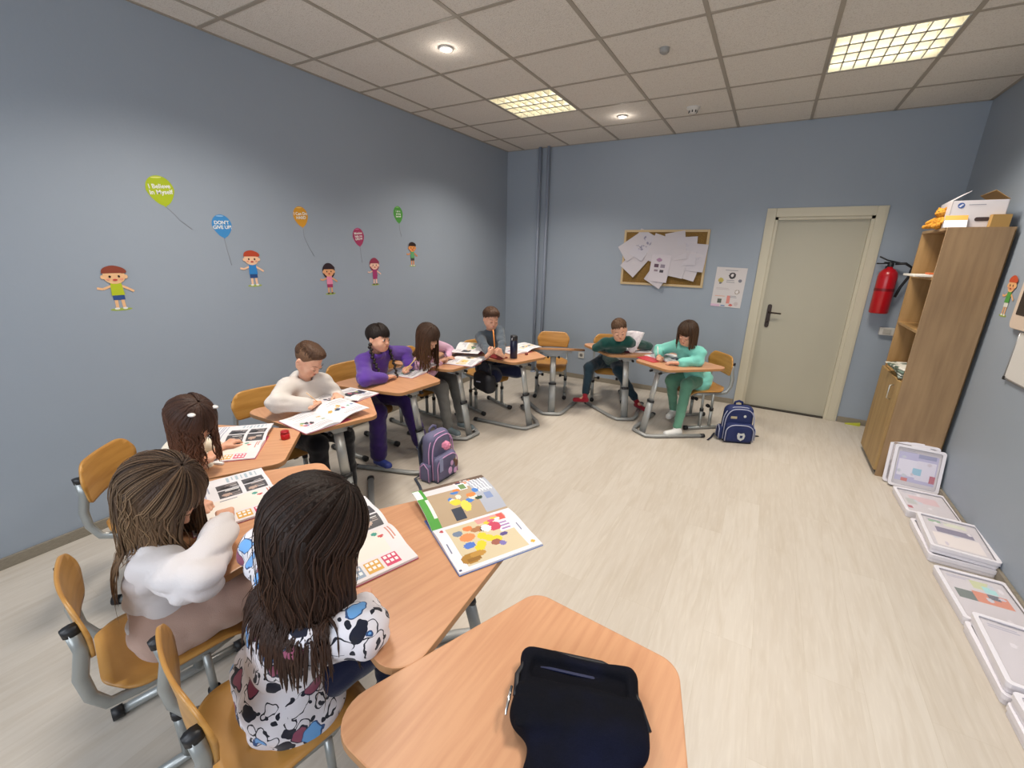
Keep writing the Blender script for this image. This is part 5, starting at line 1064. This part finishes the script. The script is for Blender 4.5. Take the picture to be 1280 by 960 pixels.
def balloon(y, z, rx, ry, tilt, c, hi, text, size, string, label):
    t = thing('balloon_sticker', label, 'wall sticker', (XL, y, z), 0, 'balloon stickers on the left wall')
    F = Flat(); n = 36; pts = []
    for k in range(n):
        a = PI/2+2*PI*k/n; x, q = math.cos(a), math.sin(a); x *= 1-.22*max(0, -q); pts.append((x*rx, q*ry-(.10*ry*max(0, -q)**3)))
    F.poly(pts, c); F.poly([(0, -ry*1.06), (-.008, -ry*1.17), (.008, -ry*1.17)], c); F.ell(-.05*rx, ry*.86, rx*.38, ry*.05, hi); T = LW @ Matrix.Rotation(tilt, 4, 'Z'); F.m.v = [tuple((T @ Vector(p))) for p in F.m.v]
    F.m.build('balloon', F.mats, t); FNT(text, size, white_v, t, T @ TR(0, .05*ry, .0024))
    m = MB(); m.tube([(.0012, a, b_) for a, b_ in string], .0012, 5); m.build('string', vin('#8b8b90'), t); return t
balloon(1.338, 1.905, .072, .078, .12, '#aebf1e', '#e3e77a', 'I Believe\nIn Myself', .033, [(.012, -.09), (.05, -.13), (.07, -.16), (.13, -.21)], 'lime green balloon sticker, the largest and nearest on the left wall')
balloon(1.648, 1.728, .062, .068, .05, '#3d8ac6', '#9cc7ea', "DON'T\nGIVE UP!", .030, [(.0, -.08), (.004, -.13), (.012, -.19), (.02, -.25)], 'blue balloon sticker on the left wall')
balloon(2.228, 1.828, .062, .070, .08, '#d4972a', '#edc468', 'I Can Do\nHARD', .030, [(.008, -.09), (.01, -.15), (.04, -.22), (.08, -.29)], 'orange balloon sticker on the left wall')
balloon(2.765, 1.702, .062, .072, .10, '#a8335f', '#d978a0', 'Mistakes\nhelp me\nGROW', .025, [(.012, -.09), (.012, -.15), (.02, -.22)], 'magenta balloon sticker on the left wall')
balloon(3.262, 1.922, .062, .072, .08, '#4c9a3a', '#9cd07e', 'I am a\nstrong\nlearner', .024, [(.008, -.09), (.01, -.14), (.03, -.2)], 'green balloon sticker, the farthest on the left wall')
def kid(y, z, H, hair, skinc, shirt, pants, label, girl=False, T0=None, loc=None, arms=(1, 1), ground='#9db04a'):
    t = thing('child_sticker', label, 'wall sticker', loc or (XL, y, z), 0, 'cartoon child stickers')
    F = Flat(); k = H/.25
    def S(*a): return [q*k for q in a]
    F.ell(*S(0, -.118, .05, .008), ground)
    for s in (-1, 1): F.poly([(x*k, q*k) for x, q in ((s*.014-.008, -.055), (s*.014+.008, -.055), (s*.016+.007, -.112), (s*.016-.007, -.112))], skinc); F.ell(*S(s*.018, -.113, .012, .006), '#4a3a3a' if girl else '#e6e4de')
    F.poly([(x*k, q*k) for x, q in ((-.026, -.035), (.026, -.035), (.027, -.066), (-.027, -.066))], pants)
    F.line([(x*k, q*k) for x, q in ((-.022, .012), (-.06, -.004*arms[0]), (-.085, .002*arms[0]))], .006*k, skinc); F.line([(x*k, q*k) for x, q in ((.022, .012), (.055, -.008*arms[1]), (.075, -.022*arms[1]))], .006*k, skinc)
    if girl: F.ell(*S(0, .068, .060, .062), hair)
    F.poly([(x*k, q*k) for x, q in ((-.024, .03), (.024, .03), (.03, -.04), (-.03, -.04))], shirt)
    F.ell(*S(0, .065, .050, .043), skinc); F.ell(*S(-.051, .06, .009, .011), skinc); F.ell(*S(.051, .06, .009, .011), skinc)
    F.ell(*S(0, .078, .054, .043), hair, .05, PI-.05); F.ell(*S(-.018, .10, .035, .018), hair, rot=.3); F.ell(*S(.03, .097, .03, .016), hair, rot=-.4)
    for s in (-1, 1): F.ell(*S(s*.02, .062, .0052, .0065), '#2a1d1a'); F.ell(*S(s*.03, .048, .008, .005), '#e79a80')
    F.ell(*S(0, .044, .011, .005), '#b8423a')
    T = T0 or LW; F.m.v = [tuple(T @ Vector(p)) for p in F.m.v]; F.m.build('figure', F.mats, t); return t
kid(1.03, 1.365, .25, '#8a3f2c', '#eab98a', '#b2bf22', '#2c4a86', 'boy sticker with brown hair and lime shirt, the nearest on the left wall')
kid(1.805, 1.455, .25, '#b5452a', '#efc3a0', '#2f80c2', '#274a80', 'red-haired boy sticker in a blue suit on the left wall')
kid(2.425, 1.355, .25, '#2a1720', '#e2a676', '#e48aa8', '#a8345f', 'dark-haired girl sticker in pink on the left wall', True)
kid(2.92, 1.40, .24, '#8e2f4a', '#efc3ac', '#a3366a', '#a3366a', 'girl sticker in magenta with reddish hair on the left wall', True)
kid(3.43, 1.56, .24, '#2b1a16', '#e0924e', '#5fa069', '#3c3f3a', 'black-haired boy sticker in green, the farthest on the left wall')
RW = frame(V(0, 0, 0), V(0, -1, 0), V(0, 0, 1), V(-1, 0, 0))
kid(0, 0, .255, '#c4502e', '#e8b07a', '#4f9a45', '#dcdcd4', 'small child sticker with spiky orange hair on the right wall by the cabinet', T0=RW, loc=(XR, 3.885, 1.40))
# whiteboard and framed board on the right wall
t = thing('whiteboard', 'edge of a white board on the right wall', 'whiteboard', (XR, 3.05, 1.09)); m = MB(); m.box(-.012, 0, -.5, .515, -.135, .13); m.build('panel', mat('board_white', sr('#dcdad6'), .3), t); m = MB(); m.tube([(-.008, .52, -.14), (-.008, .52, .13)], .007, 6); m.tube([(-.008, -.5, -.14), (-.008, .52, -.14)], .007, 6); m.build('edge_profile', mat('alu', (.35, .35, .36), .4, .5), t); m = MB(); m.box(-.018, 0, .505, .525, -.15, -.13, bev=.003); m.build('corner_cap', blk, t)
t = thing('framed_screen', 'dark panel in a cream frame above the white board on the right wall', 'frame', (XR, 3.2, 1.6)); m = MB(); m.prism(rpoly([(-.5, -.37), (.5, -.37), (.5, .37), (-.5, .37)], .04), 0, .025, T=RW, bev=.004); m.build('frame', mat('cream_plastic', sr('#d9c6b4'), .4), t); m = MB(); m.prism(rpoly([(-.455, -.29), (.455, -.29), (.455, .33), (-.455, .33)], .01), .02, .027, T=RW); m.build('dark_panel', mat('dark_panel', (.02, .02, .022), .2), t)
# ------------------------------------------------------------------ cabinet and its contents
oak = mat('sonoma_oak', sr('#a58763'), .5, mix=(2.2, sr('#8d7152'), .35, .7, (9, 9, .9)), bump=(30, .04, (5, 5, .5))); oakin = mat('oak_inside', sr('#b08c5c'), .5, mix=(3, sr('#9a7748'), .35, .7, (9, 9, .9)))
CX0, CX1, CY0, CY1, CH_ = .955, 1.275, 4.016, 4.60, 1.81
t = thing('cabinet', 'tall oak cabinet with open shelves above a door, by the right wall', 'cabinet', (CX0, CY0, 0)); w_, d_, h_ = CX1-CX0, CY1-CY0, CH_
for y in (0, d_-.018): m = MB(); m.box(0, w_, y, y+.018, .04 if y else .0, h_-.018, bev=.001); m.build('side_panel', oak if y == 0 else oakin, t)
m = MB(); m.box(0, w_, 0, d_, h_-.018, h_, bev=.001); m.build('top_panel', oak, t)
for z in (.06, .76, 1.125, 1.49): m = MB(); m.box(.004, w_-.006, .018, d_-.018, z-.018, z); m.build('shelf', oakin, t)
m = MB(); m.box(w_-.005, w_, .0, d_, .04, h_-.01); m.build('back_panel', oakin, t)
m = MB(); m.box(-.018, 0, .003, d_-.003, .045, .755, bev=.002); dr = m.build('door', mat('oak_door', sr('#a98a58'), .5, mix=(2.2, sr('#957547'), .35, .7, (9, 9, .9))), t)
m = MB()
m.tube([(-.018, .10, .705), (-.04, .10, .70), (-.04, .10, .60), (-.018, .10, .595)], .0045, 8); m.build('handle', mat('satin_nickel', (.6, .58, .52), .3, .9), dr)
m = MB(); m.box(.01, w_-.01, .02, d_-.02, 0, .042); m.build('plinth', mat('plinth_dark', (.06, .05, .04), .6), t)
card = mat('white_card', sr('#d6d0d2'), .55); kraft = mat('kraft_card', sr('#b08a4e'), .75)
t = thing('cardboard_box', 'white cardboard box with its flaps open and a hand hole, on the cabinet', 'box', (1.10, 4.24, CH_), D(-4))
m = MB(); m.box(-.13, .13, -.17, -.166, 0, .165); m.box(-.13, .13, .166, .17, 0, .165); m.box(-.13, -.126, -.17, .17, 0, .165); m.box(.126, .13, -.17, .17, 0, .165); m.box(-.13, .13, -.17, .17, 0, .004); m.build('walls', card, t)
for q, (a, b_) in enumerate((((-.13, -.17, .165), (-.13, .17, .165)), ((.13, -.17, .165), (.13, .17, .165)))):
    s = -1 if q == 0 else 1; m = MB(); p0, p1 = V(*a), V(*b_); o_ = V(s*-.0, 0, .0)+V(.10*(-s)*.75, 0, .055); m.add([p0, p1, p1+o_, p0+o_, p0+V(0, 0, .003), p1+V(0, 0, .003), p1+o_+V(0, 0, .003), p0+o_+V(0, 0, .003)], [(0, 1, 2, 3), (4, 7, 6, 5), (0, 4, 5, 1), (1, 5, 6, 2), (2, 6, 7, 3), (3, 7, 4, 0)]); m.build('flap', card if q == 0 else kraft, t)
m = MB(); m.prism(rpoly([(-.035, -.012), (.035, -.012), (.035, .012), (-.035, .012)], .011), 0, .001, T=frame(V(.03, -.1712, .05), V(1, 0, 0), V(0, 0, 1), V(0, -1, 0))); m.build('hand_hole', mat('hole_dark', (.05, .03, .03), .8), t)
F = Flat(); F.ell(-.085, .135, .017, .017, '#3d5a9a'); F.line([(-.095, .128), (-.08, .143)], .002, '#e8e8ee'); F.line([(-.09, .126), (-.075, .141)], .002, '#e8e8ee'); F.line([(-.05, .138), (.03, .138)], .002, '#8d8d98'); F.m.v = [tuple(frame(V(0, -.1705, 0), V(1, 0, 0), V(0, 0, 1), V(0, -1, 0)) @ Vector(p)) for p in F.m.v]; F.m.build('printed_logo', F.mats, t)
m = MB(); m.box(-.045, .045, -.02, .02, 0, .075, bev=.001); o = m.build('small_box', kraft); o.location = (1.195, 4.045, CH_); o.rotation_euler = (0, 0, D(4)); tag(o, 'small brown kraft box on the cabinet edge, before the white box', 'box')
t = thing('folded_card', 'folded white and orange card standing on the cabinet like a tent', 'card', (.995, 4.07, CH_), D(-6)); m = MB()
for s, mm in ((-1, 0), (1, 0)):
    m.add([(-.055, s*.035, 0), (.055, s*.035, 0), (.055, 0, .075), (-.055, 0, .075), (-.055, s*.035+s*.001, .001), (.055, s*.035+s*.001, .001)], [(0, 1, 2, 3)])
m.build('card', paperw, t); m = MB(); m.add([(-.0545, -.0145, .0455), (.0545, -.0145, .0455), (.0545, -.0006, .0752), (-.0545, -.0006, .0752)], [(0, 1, 2, 3)]); m.build('orange_band', mat('orange_print', sr('#e0a24a'), .5), t)
m = MB()
t = thing('plush_toy', 'small orange plush toy sitting on the far end of the cabinet top', 'toy', (.955, 4.24, CH_), D(-60)); pl = mat('orange_plush', sr('#b87a20'), .95, bump=(140, 1.), mix=(60, sr('#d69a34'), .4, .6))
def plush(G):
    G.ell((0, 0, .04), (.038, .032, .042), .01); G.ell((.0, -.005, .105), (.032, .03, .03), .01)
    for s in (-1, 1): G.ell((s*.025, 0, .132), (.011, .007, .011), .005); G.cap((s*.025, -.02, .02), (s*.035, -.065, .014), .016, .014, .01); G.cap((s*.03, -.005, .065), (s*.055, -.03, .04), .012, .012, .01)
    G.ell((0, -.032, .098), (.013, .01, .01), .005)
soft('plush_body', plush, pl, t, (.1, .1, .16), h=.004, nz=.002)
m = MB()
for s in (-1, 1): m.ell((s*.012, -.034, .112), (.003, .003, .003), seg=8, rings=6)
m.build('eyes', blk, t)
m = MB(); m.prism(rpoly([(-.10, -.15), (.10, -.15), (.10, .15), (-.10, .15)], .006), 0, .014, bev=.002); o = m.build('plastic_tray', mat('tray_white', sr('#e4e0d8'), .4)); o.location = (.965, 4.22, 1.4905); tag(o, 'white flat tray sticking out of the upper cabinet shelf', 'tray')
m = MB(); m.box(-.04, .04, -.05, .05, 0, .012, bev=.002); o = m.build('notebook', mat('orange_cover', sr('#c9683a'), .5)); o.location = (1.0, 4.2, 1.5055); tag(o, 'orange notebook lying on the white tray in the cabinet', 'notebook')
for y, c, hh, dd, l in ((4.12, '#c9a21e', .2, .05, 'yellow book standing on the middle cabinet shelf'), (4.19, '#c26a2e', .24, .04, 'orange book standing behind the yellow one in the cabinet'), (4.26, '#d9d2c6', .22, .03, 'cream book at the back of the middle cabinet shelf')):
    o = thing('shelf_book', l, 'book', (1.10, y, 1.1255), 0, 'books standing on the middle cabinet shelf'); m = MB(); m.box(-.08, .08, -dd/2, dd/2, 0, hh, bev=.002); m.build('cover', mat('spine_'+c[1:], sr(c), .5), o); m = MB(); m.box(-.078, .081, -dd/2+.003, dd/2-.003, hh-.001, hh+.0005); m.build('page_block', paperw, o)
for k, (c, l) in enumerate((('#8f9a92', 'grey-green soft folder at the bottom of the cabinet pile'), ('#c9cbc2', 'pale folder in the middle of the cabinet pile'), ('#6f8478', 'sage folder near the top of the cabinet pile'), ('#d8d6cc', 'white folder topmost on the cabinet pile'))):
    G = SDF((-.16, -.2, -.02), (.16, .2, .04), .006); rbox(G, (0, 0, .008), (.115, .15, .009), .006, I3); X = G.grid(); G.f += .0035*noise3((X*np.array([1, 1, 0])).astype(np.float32), 22, k+3); v, f_ = G.mesh(); v = relax(v, f_, 1); o = npmesh('folder', v, f_, mat('folder_'+c[1:], sr(c), .4, mix=(18, sr('#4f6458'), .5, .56))); o.location = (1.07-.012*k, 4.2+.01*k, .766+.0185*k); o.rotation_euler = (0, 0, D(-8+7*k)); tag(o, l, 'folder', 'folders piled on the low cabinet shelf')
# ------------------------------------------------------------------ plastic document cases along the right wall
milky = mat('milky_plastic', sr('#e4e1e8'), .3, spec=.5); clear = mat('clear_lid', sr('#e6e4ee'), .15, alpha=.10)
def doc_case(label, loc, rz, cols, seed, L=.40, Wd=.275, H=.046, M=None):
    t = thing('document_case', label, 'storage case', loc, rz, 'flat plastic document cases along the right wall')
    if M is not None: t.matrix_world = M
    m = MB(); P_ = rpoly([(-Wd/2, -L/2), (Wd/2, -L/2), (Wd/2, L/2), (-Wd/2, L/2)], .018); m.prism(P_, 0, H*.55, bev=.004); m.build('tray', milky, t)
    m = MB(); P2 = rpoly([(-Wd/2-.004, -L/2-.004), (Wd/2+.004, -L/2-.004), (Wd/2+.004, L/2+.004), (-Wd/2-.004, L/2+.004)], .02); inn = rpoly([(-Wd/2+.014, -L/2+.014), (Wd/2-.014, -L/2+.014), (Wd/2-.014, L/2-.014), (-Wd/2+.014, L/2-.014)], .012)
    k = len(P2)
    def ring(z0, z1):
        vs = [(x, y, z0) for x, y in P2]+[(x, y, z1) for x, y in P2]+[(x, y, z1) for x, y in inn]+[(x, y, z1-.004) for x, y in inn]; fs = []
        for i in range(k):
            j = (i+1) % k; fs += [(i, j, k+j, k+i), (k+i, k+j, 2*k+j, 2*k+i), (2*k+i, 2*k+j, 3*k+j, 3*k+i)]
        m.add(vs, fs)
    ring(H*.55, H); m.build('lid_rim', milky, t)
    m = MB(); m.box(-Wd/2+.014, Wd/2-.014, -L/2+.014, L/2-.014, H-.005, H-.0035); m.build('lid_window', clear, t)
    R_ = random.Random(seed); cv = Cv(40, 56, '#dcd6da')
    for c, x0, y0, x1, y1 in cols: cv.rect(x0, y0, x1, y1, c)
    cv.rows(.1, .05, .5, .12, 2, '#a8a6b8', seed); cv.blobs(.1, .1, .9, .9, 5, ['#cfc6d2', '#e4dfe4', '#c6cbd6'], seed, (.03, .06))
    vs, fs, col = sheet_mesh(cv, lambda u, v: ((u-.5)*(Wd-.03), (v-.5)*(L-.03), H*.55+.010)); m = MB(); m.add(vs, [tuple(f) for f in fs], 0, True); m.build('papers', paper, t, fc=col)
    m = MB(); m.box(-.05, .05, L/2-.004, L/2+.010, H*.35, H*.95, bev=.003); m.build('handle', milky, t)
    return t
cx = 1.155
Ml = TR(1.145, 3.905, .003) @ Matrix.Rotation(D(-4), 4, 'Z') @ Matrix.Rotation(D(72), 4, 'X') @ TR(0, .15, -.0)
doc_case('document case leaning upright against the cabinet, papers and red card inside', (0, 0, 0), 0, (('#b9b6d8', .05, .1, .95, .9), ('#e3e0ee', .08, .3, .5, .75), ('#e0dcea', .5, .28, .92, .8), ('#8fc4dc', .42, .5, .62, .68), ('#b5485c', .82, .62, .94, .82), ('#8f93b8', .5, .1, .9, .22), ('#d06a60', .2, .8, .35, .9)), 1, L=.30, Wd=.27, M=Ml)
Mb = TR(1.125, 3.955, .003) @ Matrix.Rotation(D(-4), 4, 'Z') @ Matrix.Rotation(D(74), 4, 'X') @ TR(0, .155, -.0)
doc_case('second document case, upright behind the leaning one against the cabinet', (0, 0, 0), 0, (('#d0cede', .05, .1, .95, .9),), 2, L=.31, Wd=.27, H=.03, M=Mb)
doc_case('document case lying on the floor nearest the leaning cases, pale pink papers', (cx, 3.60, 0), D(1), (('#d9b9bc', .2, .2, .8, .5), ('#b9bcb8', .1, .35, .3, .6), ('#b04050', .05, .7, .15, .8)), 3, L=.36)
doc_case('lower document case under the one with the dark purple strip', (cx, 3.12, 0), D(0), (('#c9a9a9', .1, .2, .9, .5),), 4)
doc_case('upper document case with green corner and dark purple strip of paper', (cx+.012, 3.13, .0475), D(-3), (('#6fae6a', .12, .08, .34, .15), ('#77708a', .2, .28, .85, .46), ('#e9e0dc', .1, .5, .9, .9), ('#d9dcc6', .4, .08, .8, .2)), 5, L=.39)
doc_case('document case with orange and dark green papers on the floor', (cx, 2.62, .0), D(2), (('#55665c', .1, .35, .38, .55), ('#d98158', .38, .33, .9, .55), ('#4a4f5a', .6, .33, .78, .42), ('#c9cf9e', .45, .08, .75, .25), ('#a5dcdc', .6, .16, .8, .3)), 6)
doc_case('lower document case of the stack with a green leaf on top', (cx, 2.19, .0), D(0), (('#c9c0c0', .1, .2, .9, .5),), 7)
doc_case('upper document case with a dark green leaf shape inside', (cx+.01, 2.20, .0475), D(-2), (('#4f7a5c', .4, .5, .75, .66), ('#d9a99a', .5, .2, .8, .3), ('#9fd0cc', .7, .4, .95, .5)), 8)
doc_case('lower document case nearest the camera at the frame edge', (cx, 1.76, .0), D(0), (('#c9b9a0', .1, .2, .9, .5),), 9)
doc_case('upper document case nearest the camera, beige papers', (cx+.01, 1.77, .0475), D(2), (('#d9b98a', .2, .2, .9, .5),), 10)
